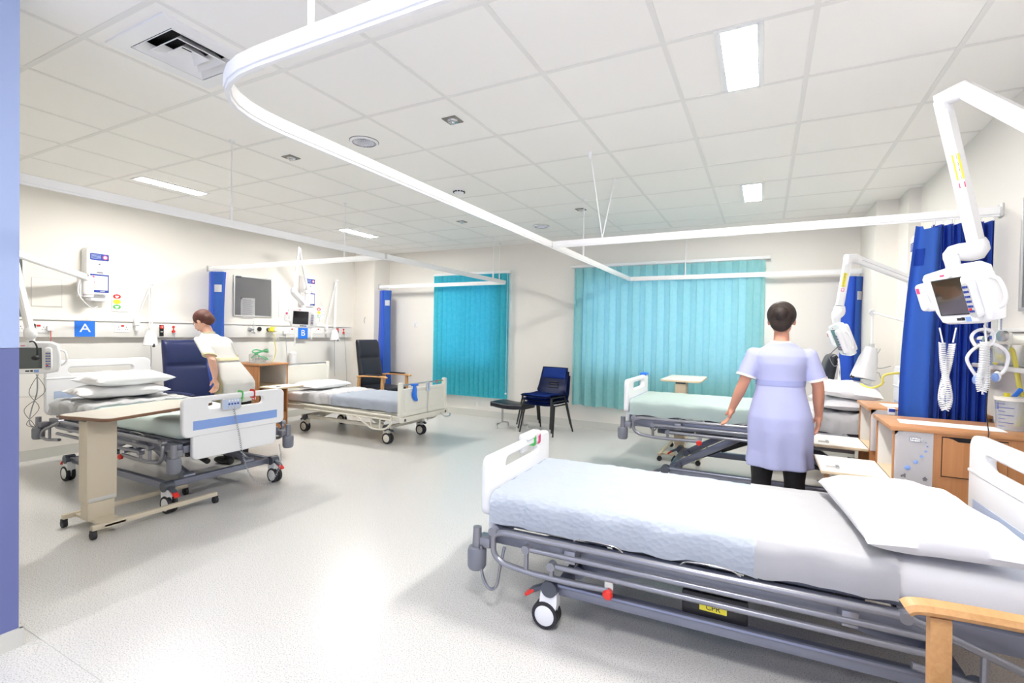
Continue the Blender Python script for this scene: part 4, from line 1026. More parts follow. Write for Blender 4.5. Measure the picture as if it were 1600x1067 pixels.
board('grey felt noticeboard above the left locker with one printed sheet', wallm((XL, pb.y, pb.z), (1, 0, 0)), .545, .52)
p2 = at(387.5, 481, X=XL+.016); leaflet('printed white sheet pinned to the grey noticeboard', wallm((XL+.013, p2.y, p2.z), (1, 0, 0)), .205, .27, lambda o_, M_: lines_art(o_, M_, 18, .16, .11, -.0125, 'ink'))
p3 = at(26, 445, X=XL+.012)
board('grey noticeboard mostly hidden by the blue partition at far left', wallm((XL, p3.y-.14, p3.z), (1, 0, 0)), .36, .62)
board('grey noticeboard cut off by the right edge of the view', wallm((XR, 3.14, 1.765), (-1, 0, 0)), .62, .56)
for x, y, l in ((649, 507, 'small white switch on the far wall left of the teal blind'), (1346, 520, 'small white switch on the far wall at the right')):
    p = at(x, y, Y=YF-.004) if x < 1000 else V((.80, YF-.004, 1.42))
    m = MB(wallm(p, (0, -1, 0))).plate([rrect(-.04, .04, -.04, .04, .006)], .008, Matrix.Identity(4), .002); s = m.solo('light_switch', 'white_plastic', l, 'switch', 'light switches on the far wall')
    MB(Matrix.Translation(-s.location) @ wallm(p, (0, -1, 0))).b(-.012, .012, -.02, .02, .003, .008, .002).part('rocker', 'frame_grey', s)
p = at(570, 500, Y=6.245); MB().tube(smooth_path([p+V((.01, 0, .05)), p+V((0, -.01, .02)), p+V((-.012, -.006, -.01)), p+V((-.006, 0, -.05))], 5), .004, 6).solo('wall_hook', 'ink', 'dark curved hook on the pier behind the far left armchair', 'hook')
MB(Matrix.Translation((-6.20, 4.97, .62))).lathe((0, 0, 0), [(.001, 0), (.05, 0), (.05, .34), (.03, .36), (.001, .365)], 20).solo('gas_cylinder', 'white_plastic', 'white upright cylinder on the wall behind the head of bed B', 'cylinder')

# ---------------------------------------------------------------- reading lamps
def reading_lamp(label, base, elbow, tip, head_dir, n, hl=.20, hr=.075, cord_=None):
    base, elbow, tip = V(base), V(elbow), V(tip); t = thing('reading_lamp', label, 'reading lamp', base, 0, 'white spring arm reading lamps'); O = Matrix.Translation(-base)
    n = V(n); MB(O).box(base, (.05, .05, .085), None, .008).box(base-V((0, 0, .07)), (.035, .03, .06), None, .006).part('wall_clamp', 'white_plastic', t)
    s = V((0, .012, 0)) if abs(n.x) > .5 else V((.012, 0, 0))
    m = MB(O)
    for k in (-1, 1): m.cyl(base+s*k+V((0, 0, .04)), elbow+s*k, .006)
    m.part('lower_arm', 'white_metal', t)
    MB(O).cyl(elbow-s*2, elbow+s*2, .020).sph(elbow, .022).part('elbow_joint', 'white_plastic', t)
    m = MB(O)
    for k in (-1, 1): m.cyl(elbow+s*k, tip+s*k, .006)
    m.part('upper_arm', 'white_metal', t)
    d = V(head_dir).normalized()
    MB(O).box(tip, (.035, .035, .05), None, .008).part('head_joint', 'frame_grey', t)
    h = MB(O).lathe(tip+d*.01, [(.001, 0), (hr*.45, 0), (hr*.75, hl*.35), (hr, hl), (hr*.96, hl), (hr*.70, hl*.35), (hr*.38, .01), (.001, .01)], 26, d).part('lamp_shade', 'white_plastic', t)
    e = basis_from(d).col[1]; MB(O).cyl(tip+d*(hl-.005)+e*(hr*.8), tip+d*(hl+.025)+e*(hr*.95), .013).part('switch', 'black', h)
    if cord_: MB(O).tube(smooth_path(cord_, 6), .003, 6).part('cord', 'cable_grey', t)
b = at(213, 503, X=XL+.09); e = at(235, 443, X=XL+.10); tp = at(236, 515, X=XL+.28)
reading_lamp('white spring arm reading lamp hanging head down above bed A', b, e, tp, (.05, -.05, -1), (1, 0, 0), .165, .072, [tp+V((0, 0, -.15)), tp+V((0, .0, -.4)), tp+V((-.03, -.03, -.6))])
b = at(510, 512, X=XL+.09); e = at(526, 438, X=XL+.10); tp = at(523, 514, X=XL+.25)
reading_lamp('white spring arm reading lamp hanging head down right of sign B', b, e, tp, (.05, -.02, -1), (1, 0, 0), .165, .072, [tp+V((0, 0, -.15)), tp+V((0, .0, -.4)), tp+V((-.02, .03, -.75))])
b = V((1.09, 4.30, 1.33)); tp = at(1362, 541, Y=4.70)
e = at(1363, 488, Y=4.75)
reading_lamp('white spring arm reading lamp above the far right bed with its shade pointing down', b, e, tp, (-.22, -.08, -1), (1, 0, 0), .25, .085, [at(1344, 592, Y=4.68), at(1358, 588, Y=4.68), at(1372, 582, Y=4.68), at(1376, 590, Y=4.68), at(1382, 598, Y=4.68)])

# ---------------------------------------------------------------- bedside screens on long wall arms
def screen_unit(label, wall, knuckle, elbow, drop, SM, mt_screen, tags=False, curls=True, wn=(1, 0, 0), thick=.045, e2=None, aw=1.0):
    """SM places the screen unit: local x right, y up, z towards the patient"""
    wall, knuckle, elbow, drop = V(wall), V(knuckle), V(elbow), V(drop)
    t = thing('bedside_screen', label, 'bedside screen', wall, 0, 'patient screens on wall arms'); O = Matrix.Translation(-wall)
    MB(O).cyl(wall-V((0, 0, .09)), wall+V((0, 0, .02)), .045).cyl(wall-V((0, 0, .12)), wall-V((0, 0, .09)), .035).box(wall-V(wn)*.05-V((0, 0, .02)), (.08, .12, .20), None, .01).part('wall_mount', 'white_plastic', t)
    m = MB(O); a = knuckle; m.tube([wall+V((0, 0, -.01)), wall+V((0, 0, .08)), a+(wall-a)*.25+V((0, 0, .01)), a], [.042, .046, .048, .042], 14).part('knuckle', 'white_plastic', t)
    def bar(p, q_, w, h, nm):
        d = q_-p; s = V((0, 0, 1)).cross(d).normalized()
        MB(O).tube([p, q_], 1, prof=[(-w/2, -h/2+.01), (-w/2+.01, -h/2), (w/2-.01, -h/2), (w/2, -h/2+.01), (w/2, h/2-.01), (w/2-.01, h/2), (-w/2+.01, h/2), (-w/2, h/2-.01)]).part(nm, 'white_metal', t, 30)
        MB(O).tube([p+s*(w/2+.0005)+d*.06, q_+s*(w/2+.0005)-d*.08], 1, prof=[(-.0007, -.0015), (.0007, -.0015), (.0007, .0015), (-.0007, .0015)]).part('seam', 'ink_pale', t, 0)
    bar(knuckle, elbow, .052*aw, .062*aw, 'upper_arm')
    MB(O).sph(elbow, .001)
    d2 = drop-elbow; e2 = V(e2) if e2 else elbow+V((d2.x, d2.y, 0)).normalized()*.07 if V((d2.x, d2.y, 0)).length > .03 else elbow+(elbow-knuckle).normalized()*.07
    MB(O).tube([elbow+(knuckle-elbow).normalized()*.04, elbow, e2, e2+(drop-e2).normalized()*.06], [.030*aw, .040*aw, .040*aw, .030*aw], 12).part('elbow_cover', 'white_plastic', t)
    bar(e2, drop, .050*aw, .058*aw, 'lower_arm')
    if tags:
        d = (drop-e2); L_ = d.length; u = d.normalized(); vdir = (V((0, 0, HC))-e2); vdir = (vdir-u*vdir.dot(u)).normalized(); side = u.cross(vdir)
        B = Matrix((u, side, u.cross(side))).transposed().to_4x4()
        if (B.to_3x3()@V((0, 0, 1))).dot(vdir) < 0: B = B @ Matrix.Rotation(pi, 4, 'X')
        B = Matrix.Translation(e2+d*.47) @ B
        l_ = MB(O@B).b(-.058, .058, -.013, .013, .024, .0305).part('label', 'yellow', t, 0)
        MB(O@B).text('NOT FOR SUPPORT', .0135, Matrix.Translation((0, 0, .0310)) @ Matrix.Rotation(pi, 4, 'Z'), .0004).part('lettering', 'ink', l_, 0)
        B2 = B @ Matrix.Translation((.083, 0, 0)); MB(O@B2).b(-.012, .012, -.011, .011, .024, .0303).part('label', 'pink', t, 0)
        MB(O@B2).b(-.007, .007, -.007, .007, .0300, .0307).part('label', 'white_plastic', t, 0)
    neck = SM @ V((0, .15, -.03))
    MB(O).tube(smooth_path([drop, drop+(drop-e2).normalized()*.03+V((0, 0, -.02)), neck+V((0, 0, .05)), neck, SM@V((0, .10, -.03))], 4), [.036+.008*math.sin(k/16*pi*2) for k in range(17)], 12).part('swivel', 'white_plastic', t)
    q_ = O @ SM
    h = MB(q_).plate([[(-.185, .105), (-.165, .125), (.02, .142), (.13, .140), (.175, .118), (.190, .03), (.190, -.06), (.172, -.118), (.10, -.132), (-.10, -.132), (-.135, -.122), (-.160, -.07), (-.180, .03)]], thick, Matrix.Translation((0, 0, -thick/2)), .012).plate([rrect(-.10, .13, -.10, .12, .03)], .03, Matrix.Translation((.01, 0, -thick-.010)), .01).part('housing', 'white_plastic', t, 50)
    MB(q_).b(-.122, .072, -.085, .090, .0005, .0025, .0005).part('bezel', 'black', h)
    MB(q_).b(-.114, .068, -.080, .085, .002, .0034).part('screen', mt_screen, h, 0)
    MB(q_).b(-.055, -.030, .103, .111, .0, .0015).part('badge', 'pink', h, 0)
    MB(q_).b(-.03, -.005, -.112, -.100, .0, .0015).b(.0, .016, -.112, -.098, 0, .003).part('buttons', 'black', h, 0)
    MB(q_).b(.022, .052, -.118, -.096, .0, .0015).part('badge', 'bed_stripe', h, 0); MB(q_).b(.056, .115, -.116, -.098, 0, .0012).part('badge', 'paper', h, 0)
    ph = MB(q_).plate([rrect(-.225, -.178, -.055, .085, .022)], .042, Matrix.Translation((0, 0, -.003)), .01).b(-.21, -.14, -.06, -.02, -.02, .005, .01).part('phone_handset', 'white_plastic', t)
    MB(q_).b(-.212, -.190, .038, .066, .0185, .0195).part('badge', 'pink', ph, 0)
    rc = MB(q_).plate([rrect(.092, .140, -.100, .095, .023)], .034, Matrix.Translation((0, 0, .014)), .01).part('remote_handset', 'white_plastic', t)
    MB(q_).plate([rrect(.098, .134, -.094, .062, .016)], .002, Matrix.Translation((0, 0, .0315)), .0006).part('keypad', 'frame_grey', rc)
    m = MB(q_)
    for i in range(3):
        for j in range(6): m.b(.102+i*.0105, .109+i*.0105, .045-.022*j-.006, .045-.022*j+.004, .0325, .0345)
    m.part('keys', 'label_blue', rc, 0)
    MB(q_).b(.104, .118, -.062, -.052, .0325, .0350).part('key', 'red', rc, 0)
    MB(q_).tube(smooth_path([(.18, .07, -.02), (.215, .05, -.03), (.225, -.02, -.03), (.20, -.06, -.03), (.17, -.07, -.02)], 5), .008, 8).part('handle', 'white_plastic', h)
    return t, O
def rotm(p, z, up=V((0, 0, 1)), roll=0):
    z = V(z).normalized(); x = up.cross(z).normalized(); y = z.cross(x)
    return Matrix.Translation(p) @ Matrix((x, y, z)).transposed().to_4x4() @ Matrix.Rotation(roll, 4, 'Z')
# nearest, right
pT = at(1493, 464, Y=2.95)
SD = Matrix.Translation(pT) @ Matrix(((.3352, -.2744, -.9013), (-.9421, -.0891, -.3233), (.0084, .9575, -.2884))).to_4x4()
elb = at(1500, 140, Y=2.9)
elb = at(1508, 140, Y=2.78); e_drop = at(1524, 375, Y=2.96)
t, O = screen_unit('large bedside screen with coiled cords hanging from a white arm at the right', (1.10, 2.30, 1.72), (1.02, 2.30, 1.86), elb, e_drop, SD, 'screen_brown', True, wn=(-1, 0, 0), thick=.055, e2=at(1472, 156, Y=2.82))
def coil(P, r=.011, turns=40, nm='coiled_cord'): MB(O).tube(helix(P, r, turns), .0028, 5).part(nm, 'white_plastic', t)
a = at(1468, 512, Y=2.98); b = at(1494, 512, Y=2.96); lo = at(1477, 640, Y=2.96)
MB(O).tube(smooth_path([a, at(1473, 535, Y=2.97)], 3), .003, 6).tube(smooth_path([b, at(1489, 535, Y=2.96)], 3), .003, 6).part('cord', 'white_plastic', t)
coil([at(1472, 535, Y=2.97), at(1474, 570, Y=2.95), at(1480, 600, Y=2.94), at(1483, 625, Y=2.95), at(1477, 640, Y=2.95), at(1471, 625, Y=2.95), at(1474, 600, Y=2.98), at(1482, 570, Y=2.97), at(1488, 537, Y=2.96)], .0115, 74)
MB(O).tube(smooth_path([at(1538, 508, Y=2.95), at(1541, 534, Y=2.95)], 3), .004, 6).part('cord', 'white_plastic', t)
coil([at(1537, 534, Y=2.96), at(1535, 570, Y=2.95), at(1530, 595, Y=2.95), at(1534, 612, Y=2.95), at(1541, 600, Y=2.95), at(1541, 570, Y=2.96), at(1540, 534, Y=2.96)], .012, 60)
# headset hanging from it
t2 = thing('headset', 'white and blue headphones hanging below the nearest bedside screen', 'headphones', at(1545, 545, Y=3.0)); O2 = Matrix.Translation(-t2.location)
arc = [at(1528, 592, Y=3.0), at(1512, 566, Y=3.0), at(1514, 553, Y=3.0), at(1528, 541, Y=3.0), at(1545, 537, Y=3.0), at(1564, 542, Y=3.0), at(1575, 556, Y=3.0), at(1570, 578, Y=3.0), at(1558, 588, Y=3.0)]
MB(O2).tube(smooth_path(arc, 6), .007, 8).part('headband', 'white_plastic', t2)
for k, pp in enumerate((arc[0], arc[-1])): MB(O2).sph(pp, .024, (.55, 1, 1.0), n=16).part('ear_cup', 'white_plastic', t2); MB(O2).sph(pp+V((-.010, -.012, -.004)), .020, (.7, .9, 1.05), n=14).part('ear_pad', 'bed_stripe', t2)
m = MB(O2).tube(smooth_path([at(1524, 540, Y=2.99), at(1518, 528, Y=2.99), at(1524, 518, Y=2.99), at(1540, 514, Y=2.99), at(1552, 520, Y=2.99), at(1551, 536, Y=2.99), at(1540, 541, Y=2.99)], 6), .007, 8).part('hook', 'white_plastic', t2)
cord('thin black cable hanging over the nearest locker', [at(1545, 545, Y=3.03), at(1544, 600, Y=3.06), at(1541, 640, Y=3.06), V((.955, 3.10, .89)), V((.935, 3.032, .885)), V((.93, 3.025, .80)), V((.945, 3.02, .73)), V((.935, 3.02, .70)), V((.925, 3.02, .73)), V((.938, 3.02, .80)), V((.93, 3.022, .86))], .0022, mt='black', name='thin_cable')
# screen B
pT = at(473, 497, X=-5.55); SBm = rotm(pT, (1, -.62, -.1), roll=R_(-2))
t, O = screen_unit('bedside screen hanging above sign B on a tall folded arm', (XL+.14, pB.y-.06, 1.78), (XL+.16, pB.y-.07, 1.90), at(468, 389, X=-5.85), at(460, 452, X=-5.60), SBm, 'screen', wn=(1, 0, 0), aw=.62)
for dx in (-1, 1):
    p = at(473+13*dx, 512, X=-5.5); MB(O).tube(helix([p, p+V((0, 0, -.12)), p+V((.01, 0, -.20+.04*dx)), p+V((.0, .01, -.12)), p], .007, 30), .0022, 5).part('coiled_cord', 'white_plastic', t)
# screen A, behind the partition
pT = at(47, 560, X=-5.45); SAm = rotm(pT, (1, -.55, -.08))
t, O = screen_unit('bedside screen half hidden behind the blue partition at left', (XL+.15, at(137, 462, X=XL+.15).y, 1.72), (XL+.16, at(137, 462, X=XL+.15).y-.03, at(128, 432, X=XL+.16).z), at(10, 391, X=-5.75), SAm@V((0, .25, 0)), SAm, 'screen_grey', wn=(1, 0, 0))
MB(O).tube(smooth_path([at(125, 437, X=-6.0), at(122, 455, X=-6.0), at(130, 470, X=-6.0), at(143, 481, X=-6.05), at(152, 479, X=-6.2)], 6), .006, 7).part('cable', 'white_plastic', t)
for k in range(3):
    p = at(56+k*2, 585, X=-5.5); MB(O).tube(smooth_path([p, p+V((.0, -.06*(k-1), -.15)), p+V((-.1, .04*(k-1), -.3)), p+V((-.05, -.03*k, -.42)), p+V((-.08, .03, -.47))], 6), (.002, .005, .002)[k], 6).part('cable', ('black', 'cable_grey', 'black')[k], t)
m = MB().tube(smooth_path([at(46, 534, X=-5.38), at(53, 534, X=-5.36), at(58, 543, X=-5.35), at(58, 557, X=-5.36)], 5), .006, 7).sph(at(56, 559, X=-5.35), .028, (1, 1, .8)); m.solo('headset', 'black', 'black headphones hooked on the screen beside the blue partition', 'headphones')
# screen C, seen from its edge
pT = at(1311, 532, Y=4.75); SCm = rotm(pT, (-.95, -.12, -.35))
t, O = screen_unit('bedside screen seen edge-on behind the far right bed', (1.06, 4.98, 1.70), (1.04, 4.98, 1.80), at(1337, 404, Y=4.9), at(1312, 478, Y=4.82), SCm, 'screen', True, wn=(-1, 0, 0))
p = at(1310, 560, Y=4.75)
MB(O).tube(smooth_path([p, p+V((.01, 0, -.12)), p+V((-.01, 0, -.27)), p+V((.015, 0, -.24)), p+V((.01, .0, -.1))], 6), .007, 7).part('cord', 'cream_plastic', t)
MB(O).tube(smooth_path([p+V((0, 0, .1)), p+V((-.06, 0, .02)), p+V((-.03, 0, -.06)), p+V((.0, 0, -.05))], 6), .004, 6).part('cord', 'ink', t)

# ---------------------------------------------------------------- suction gear on the right
def suction(label, p, k=1):
    p = V(p); t = thing('suction_regulator', label, 'regulator', p, 0, 'regulators on the right wall'); O = Matrix.Translation(-p)
    MB(O).cyl(p+V((.04, 0, 0)), p+V((-.03, 0, 0)), .022).box(p+V((-.05, -.02, .01)), (.06, .10, .06), None, .012).part('body', 'cream_plastic', t)
    MB(O).lathe(p+V((-.05, .05, .0)), [(.034, 0), (.034, .02), (.001, .022)], 20, (-.3, 1, 0)).part('gauge', 'dark_grey', t)
    MB(O).lathe(p+V((-.06, -.09, .02)), [(.026, 0), (.026, .018), (.001, .02)], 18, (-1, -.4, 0)).part('dial', 'steel', t)
    MB(O).lathe(p+V((-.05, -.02, -.11)), [(.001, 0), (.026, 0), (.03, .08), (.02, .09)], 18).part('trap_jar', 'clear_plastic', t)
    MB(O).box(p+V((-.082, -.02, .012)), (.003, .07, .018)).part('label', 'label_blue', t, 0)
    MB(O).cyl(p+V((-.05, 0, .05)), p+V((-.05, 0, .13)), .008).part('flow_tube', 'clear_plastic', t)
    return t
suction('cream suction regulator above the far right bed', (1.08, 4.45, 1.315))
suction('cream suction regulator at the right edge beyond the nearest screen', (1.08, 3.42, 1.30))
suction('second cream regulator cut by the right edge of the view', (1.08, 3.25, 1.32))
MB().tube(smooth_path([V((1.03, 4.43, 1.20)), V((1.02, 4.42, 1.1)), at(1385, 585, Y=4.4), at(1378, 600, Y=4.4), at(1360, 606, Y=4.45), at(1345, 600, Y=4.5)], 6), .008, 8).solo('suction_tube', 'cable_yellow', 'yellow tube drooping above the pillows of the far right bed', 'tube')
cord('thin grey cable looping between the reading lamp and the wall at the far right', [at(1376, 545, Y=4.8), at(1368, 560, Y=4.75), at(1372, 575, Y=4.7), at(1392, 572, Y=4.6)], .003)
MB().tube(smooth_path([V((1.03, 3.30, 1.20)), at(1578, 545, Y=3.28), at(1586, 565, Y=3.27), at(1592, 600, Y=3.26), at(1600, 640, Y=3.25), V((1.10, 3.24, .90))], 6), .010, 8).solo('suction_tube', 'cable_yellow', 'yellow tube running down the wall at the right edge', 'tube')
t = thing('suction_canister', 'clear measuring canister with blue markings at the right end of the nearest locker', 'canister', (1.085, 3.24, .8835)); 
MB().lathe((0, 0, 0), [(.001, 0), (.058, 0), (.066, .15), (.062, .15), (.055, .004), (.001, .004)], 26).part('jar', 'clear_plastic', t)
MB().lathe((0, 0, .15), [(.001, .012), (.04, .014), (.070, .010), (.070, -.006), (.060, -.006), (.001, 0)], 26).part('lid', 'cream_plastic', t)
m = MB()
for k in range(7):
    a0 = R_(200); r = .0595+.0075*(k*.018+.02)/.15
    m.tube([(r*math.cos(a0+j*.12), r*math.sin(a0+j*.12), .02+k*.018) for j in range(9 if k % 2 else 5)], .0012, 4)
m.part('scale_mark', 'label_blue', t)
m = MB(); m.b(-.062, -.060, -.02, .0, .10, .135); m.part('print', 'label_blue', t, 0)
MB().cyl((-.03, -.02, .16), (-.03, -.02, .18), .013).part('port', 'yellow', t); MB().cyl((.00, .0, .16), (.03, .01, .20), .010).part('port', 'sign_blue', t)
# ---------------------------------------------------------------- people
def capsule(m, P, r, n=14):
    m.tube(P, r, n)
    for k, p in enumerate(P): m.sph(p, (r[k] if isinstance(r, list) else r)*1.0, n=12)
def remesh(name, m, mt, voxel, parent, smooth_it=3, warp=None):
    me = bpy.data.meshes.new('t'); bmesh.ops.recalc_face_normals(m.bm, faces=m.bm.faces); m.bm.to_mesh(me); m.bm.free()
    o = bpy.data.objects.new('t', me); COL.objects.link(o)
    md = o.modifiers.new('r', 'REMESH'); md.mode = 'VOXEL'; md.voxel_size = voxel; md.use_smooth_shade = True
    if smooth_it: s = o.modifiers.new('s', 'SMOOTH'); s.iterations = smooth_it; s.factor = .5
    dg = bpy.context.evaluated_depsgraph_get(); dg.update()
    out = bpy.data.meshes.new_from_object(o.evaluated_get(dg)); bpy.data.objects.remove(o); bpy.data.meshes.remove(me)
    out.name = name; out.materials.clear(); out.materials.append(MATS[mt])
    if warp:
        for v in out.vertices: v.co = warp(v.co)
    out.shade_smooth(); q = bpy.data.objects.new(name, out); COL.objects.link(q); q.parent = parent; return q
def hand(m, w, d, side, k=.92, curl=.35):
    """palm and five fingers from wrist w pointing along d; side = direction of the thumb"""
    d = V(d).normalized(); s = V(side); s = (s-d*s.dot(d)).normalized(); nrm = d.cross(s)
    B = Matrix((s, d, nrm)).transposed()
    def P(a, b, c): return V(w)+B@V((a*k, b*k, c*k))
    m.sph(P(0, .045, 0), .040*k, (.95, 1.15, .38), B, 14); capsule(m, [P(0, -.01, 0), P(0, .02, 0)], [.024*k, .026*k], 10)
    for a, L, r in ((.029, .070, .0085), (.010, .080, .0088), (-.010, .074, .0085), (-.028, .058, .0078)):
        p0 = P(a*.9, .072, 0); p1 = P(a*1.15, .072+L*.45, -.010*curl*2); p2 = P(a*1.2, .072+L*.78, -.030*curl*2); p3 = P(a*1.15, .072+L*.95, -.052*curl*2)
        capsule(m, [p0, p1, p2, p3], [r*k*1.05, r*k, r*k*.95, r*k*.85], 8)
    capsule(m, [P(.026, .022, -.004), P(.050, .050, -.014), P(.056, .078, -.024)], [.012*k, .0105*k, .009*k], 8)
def person(label, loc, rz, skin, hairm, arms, dress, lean=0, leg_mt=None, head_pitch=0, head_yaw=0, bun=True, apron=False, hem=.51):
    t = thing('person', label, 'person', loc, rz)
    def warp(p):
        k = max(0, (p.z-.78)/.56)
        if lean and p.z > 1.285:           # the head turns with the spine and keeps its shape
            c = V((0, 0, 1.285)); k0 = (1.285-.78)/.56; base = V((0, lean*(k0**1.08), 1.285-.10*lean*k0*k0))
            return base+Matrix.Rotation(-lean*.9, 3, 'X')@(V(p)-c)
        return V((p.x, p.y+lean*(k**1.08), p.z-.10*lean*k*k)) if lean else V(p)
    HM = Matrix.Translation((0, .015, 1.375)) @ Matrix.Rotation(head_yaw, 4, 'Z') @ Matrix.Rotation(-head_pitch, 4, 'X') @ Matrix.Translation((0, 0, .045))
    m = MB()
    rings = []
    for z, a, b, y in ((.66, .155, .10, 0), (.74, .165, .115, -.01), (.82, .160, .115, -.01), (.90, .135, .095, 0), (.98, .118, .082, .005), (1.06, .128, .088, .005), (1.14, .145, .095, .005), (1.21, .150, .085, 0), (1.255, .085, .055, -.005), (1.28, .05, .045, 0)):
        rings.append([V((a*math.cos(u), y+b*math.sin(u), z)) for u in [2*pi*j/24 for j in range(24)]])
    m.rings(rings)
    capsule(m, [V((0, -.002, 1.26)), V((0, .006, 1.34))], [.046, .043])
    for s in (-1, 1):
        capsule(m, [V((s*.085, 0, .72)), V((s*.092, .005, .42)), V((s*.095, -.012, .30)), V((s*.098, -.01, .075))], [.082, .052, .050, .032])
        m.sph((s*.100, .045, .035), .04, (.95, 2.4, .85)); m.sph((s*.100, -.03, .03), .033)
    for s, (el, wr, hd, th, cu) in zip((-1, 1), arms):
        sh = V((s*.152, -.002, 1.200)); el, wr = V(el), V(wr)
        capsule(m, [sh, sh.lerp(el, .5), el, el.lerp(wr, .35), wr], [.046, .040, .033, .034, .022])
        hand(m, wr, hd, th, curl=cu)
    def H(x, y, z): return HM@V((x, y, z))
    R3 = HM.to_3x3()
    m.sph(H(0, -.005, .022), .084, (.84, 1.02, .95), R3, 24)          # skull
    m.sph(H(0, .022, -.030), .062, (.88, .92, 1.0), R3, 20)           # face and jaw
    m.sph(H(0, .052, -.070), .024, (1.1, .9, .8), R3, 12)             # chin
    capsule(m, [H(0, .074, .008), H(0, .094, -.020)], [.009, .013], 10)
    m.sph(H(0, .080, -.045), .017, (1.3, .5, .5), R3, 12)
    for s in (-1, 1):
        m.sph(H(s*.034, .060, -.018), .022, (1, .8, 1), R3, 12); m.sph(H(s*.030, .068, .022), .016, (1.3, .6, .5), R3, 10)
        m.sph(H(s*.071, -.002, -.006), .024, (.35, .65, 1.1), R3, 12)
    remesh('body', m, skin, .0058, t, 2, warp)
    W_ = lambda mm: [setattr(v, 'co', warp(v.co)) for v in mm.bm.verts]
    for s in (-1, 1):
        mm = MB().sph(H(s*.030, .0665, .006), .0125, n=14); W_(mm); e = mm.part('eye', 'eye', t)
        mm = MB().sph(H(s*.030, .0765, .006), .0052, n=10); W_(mm); mm.part('iris', 'black', e)
        mm = MB().tube([H(s*.014, .079, .024), H(s*.030, .0785, .030), H(s*.046, .068, .026)], [.002, .0032, .0015], 6); W_(mm); mm.part('eyebrow', hairm, t)
    mm = MB().tube([H(-.020, .081, -.047), H(0, .0885, -.046), H(.020, .081, -.047)], [.002, .0052, .002], 8); W_(mm); mm.part('lips', 'lips', t)
    # hair
    m = MB(); m.sph(H(0, -.016, .036), .092, (.90, 1.0, .94), R3, 24); m.sph(H(0, -.055, -.01), .055, (1.15, .8, 1.1), R3, 16)
    if bun: m.sph(H(0, -.098, .045), .036, (1.1, .9, 1), R3, 16)
    else: m.sph(H(0, -.075, -.005), .05, (1.2, .8, 1.2), R3, 16)
    for s in (-1, 1): m.sph(H(s*.060, .012, .030), .036, (.55, 1, 1.1), R3, 12)
    # clear the face
    for v in m.bm.verts:
        q = HM.inverted()@v.co
        if q.y > .045 and q.z < .062: q.y = .045+(q.y-.045)*.15; v.co = HM@q
    remesh('hair', m, hairm, .007, t, 3, warp)
    # clothing
    m = MB(); rings = []
    prof = [(hem, .188, .150, .0), (hem+.10, .180, .142, 0), (.74, .184, .136, -.01), (.82, .180, .132, -.01), (.90, .160, .118, -.003), (.98, .140, .104, .003), (1.03, .134, .098, .005), (1.08, .140, .102, .006), (1.15, .158, .113, .008), (1.20, .160, .100, 0), (1.232, .138, .080, -.002), (1.256, .100, .070, 0), (1.283, .070, .064, 0)]
    for z, a, b, y in prof:
        f = max(0, (.86-z))/.35
        rings.append([V(((a+.013*f*math.sin(u*7+z*3))*math.cos(u), y+(b+.013*f*math.sin(u*7+z*3))*math.sin(u), z)) for u in [2*pi*j/56 for j in range(56)]])
    m.rings(rings)
    for s, (el, wr, hd, th, cu) in zip((-1, 1), arms):
        sh = V((s*.152, -.002, 1.200)); el = V(el); en = sh.lerp(el, .80)
        m.tube([V((s*.10, 0, 1.205)), sh, sh.lerp(el, .4), en], [.044, .052, .054, .058], 18); m.sph(sh, .050, n=16)
    d_ = remesh(dress[0], m, dress[1], .0065, t, 4, warp)
    for s, (el, wr, hd, th, cu) in zip((-1, 1), arms):
        sh = V((s*.152, -.002, 1.200)); el = V(el); a, b = sh.lerp(el, .74), sh.lerp(el, .82)
        mm = MB().tube([a, b], [.0605, .0615], 22); W_(mm); mm.part('cuff', 'uniform_white' if dress[1] != 'uniform_white' else 'uniform_cream', d_)
    mm = MB(); R2 = []
    for z in (1.015, 1.05):
        R2.append([V((.1385*math.cos(u), .005+.1025*math.sin(u), z)) for u in [2*pi*j/40 for j in range(40)]])
    mm.rings(R2); W_(mm); mm.part('belt', dress[2], d_)
    mm = MB().tube([V((.052*math.cos(u), .050*math.sin(u)+.002, 1.288+.006*math.sin(u))) for u in [2*pi*j/30 for j in range(30)]], .009, 8, True); W_(mm); mm.part('collar', 'uniform_white' if dress[1] != 'uniform_white' else 'uniform_cream', d_)
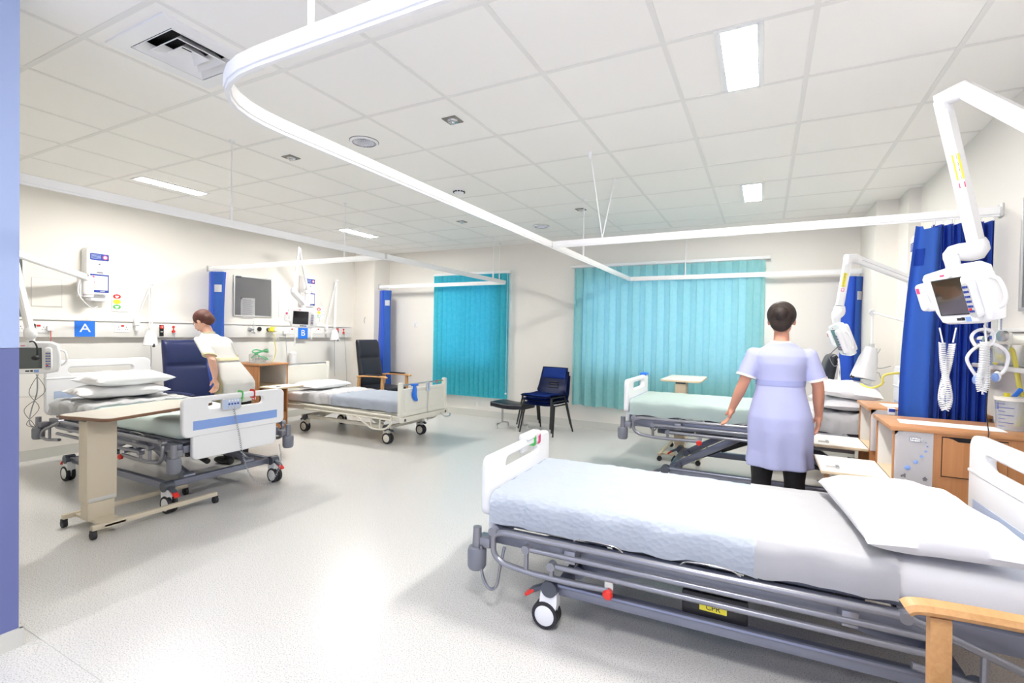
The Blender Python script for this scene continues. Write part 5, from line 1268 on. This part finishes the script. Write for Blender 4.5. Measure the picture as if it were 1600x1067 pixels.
    if apron:
        def f(u, v):
            z = .56+.66*v; 
            for (z0, a0, b0, y0), (z1, a1, b1, y1) in zip(prof, prof[1:]):
                if z0 <= z <= z1: q = (z-z0)/(z1-z0); a, b, y = a0+(a1-a0)*q, b0+(b1-b0)*q, y0+(y1-y0)*q; break
            else: a, b, y = prof[0][1:]
            g = 2.2 if z < 1.02 else 1.75
            an = pi/2+(u-.5)*g*1.6; k = 1.09+.02*math.sin(u*25)*(1-v)
            return V((a*k*math.cos(an), y+b*k*math.sin(an), z))
        mm = MB().grid(f, 40, 30, .003); W_(mm); mm.part('apron', 'uniform_cream', t, 60)
        mm = MB().rings([[V((.150*math.cos(u), .005+.114*math.sin(u), z)) for u in [2*pi*j/40 for j in range(40)]] for z in (1.00, 1.03)]); W_(mm); mm.part('apron_tie', 'uniform_cream', t, 60)
    # tights or trousers over the legs, then shoes
    for s in (-1, 1):
        m = MB(); capsule(m, [V((s*.085, 0, .70)), V((s*.092, .005, .42)), V((s*.095, -.012, .30)), V((s*.098, -.01, .080))], [.090, .059, .057, .039])
        remesh('stocking', m, leg_mt or 'tights', .007, t, 3)
        m = MB(); m.sph((s*.100, .045, .038), .045, (1.0, 2.4, .85)); m.sph((s*.100, -.03, .036), .040); remesh('shoe', m, 'black', .006, t, 2)
    return t
person('nurse in a lilac dress and black tights seen from behind between the two right beds', (.095, 3.50, 0), R_(4), 'skin_dark', 'hair_dark',
       [((-.205, -.02, 1.03), (-.270, .05, .845), (-.25, .18, -1), (0, 1, 0), .35), ((.205, .0, 1.02), (.225, .09, .83), (.05, .25, -1), (0, 1, 0), .35)],
       ('dress', 'uniform_lilac', 'uniform_belt'), 0, head_yaw=R_(-10))
person('nurse in a white tunic and cream apron bending over bed A', (-4.60, 3.04, 0), R_(102), 'skin', 'hair_auburn',
       [((-.205, -.07, 1.02), (-.195, .02, .83), (0, .2, -1), (0, 1, 0), .4), ((.20, .10, 1.02), (.17, .26, .90), (0, .6, -1), (0, 1, 0), .4)],
       ('tunic', 'uniform_white', 'uniform_white'), .38, head_pitch=R_(14), head_yaw=R_(10), bun=False, apron=True, hem=.60)
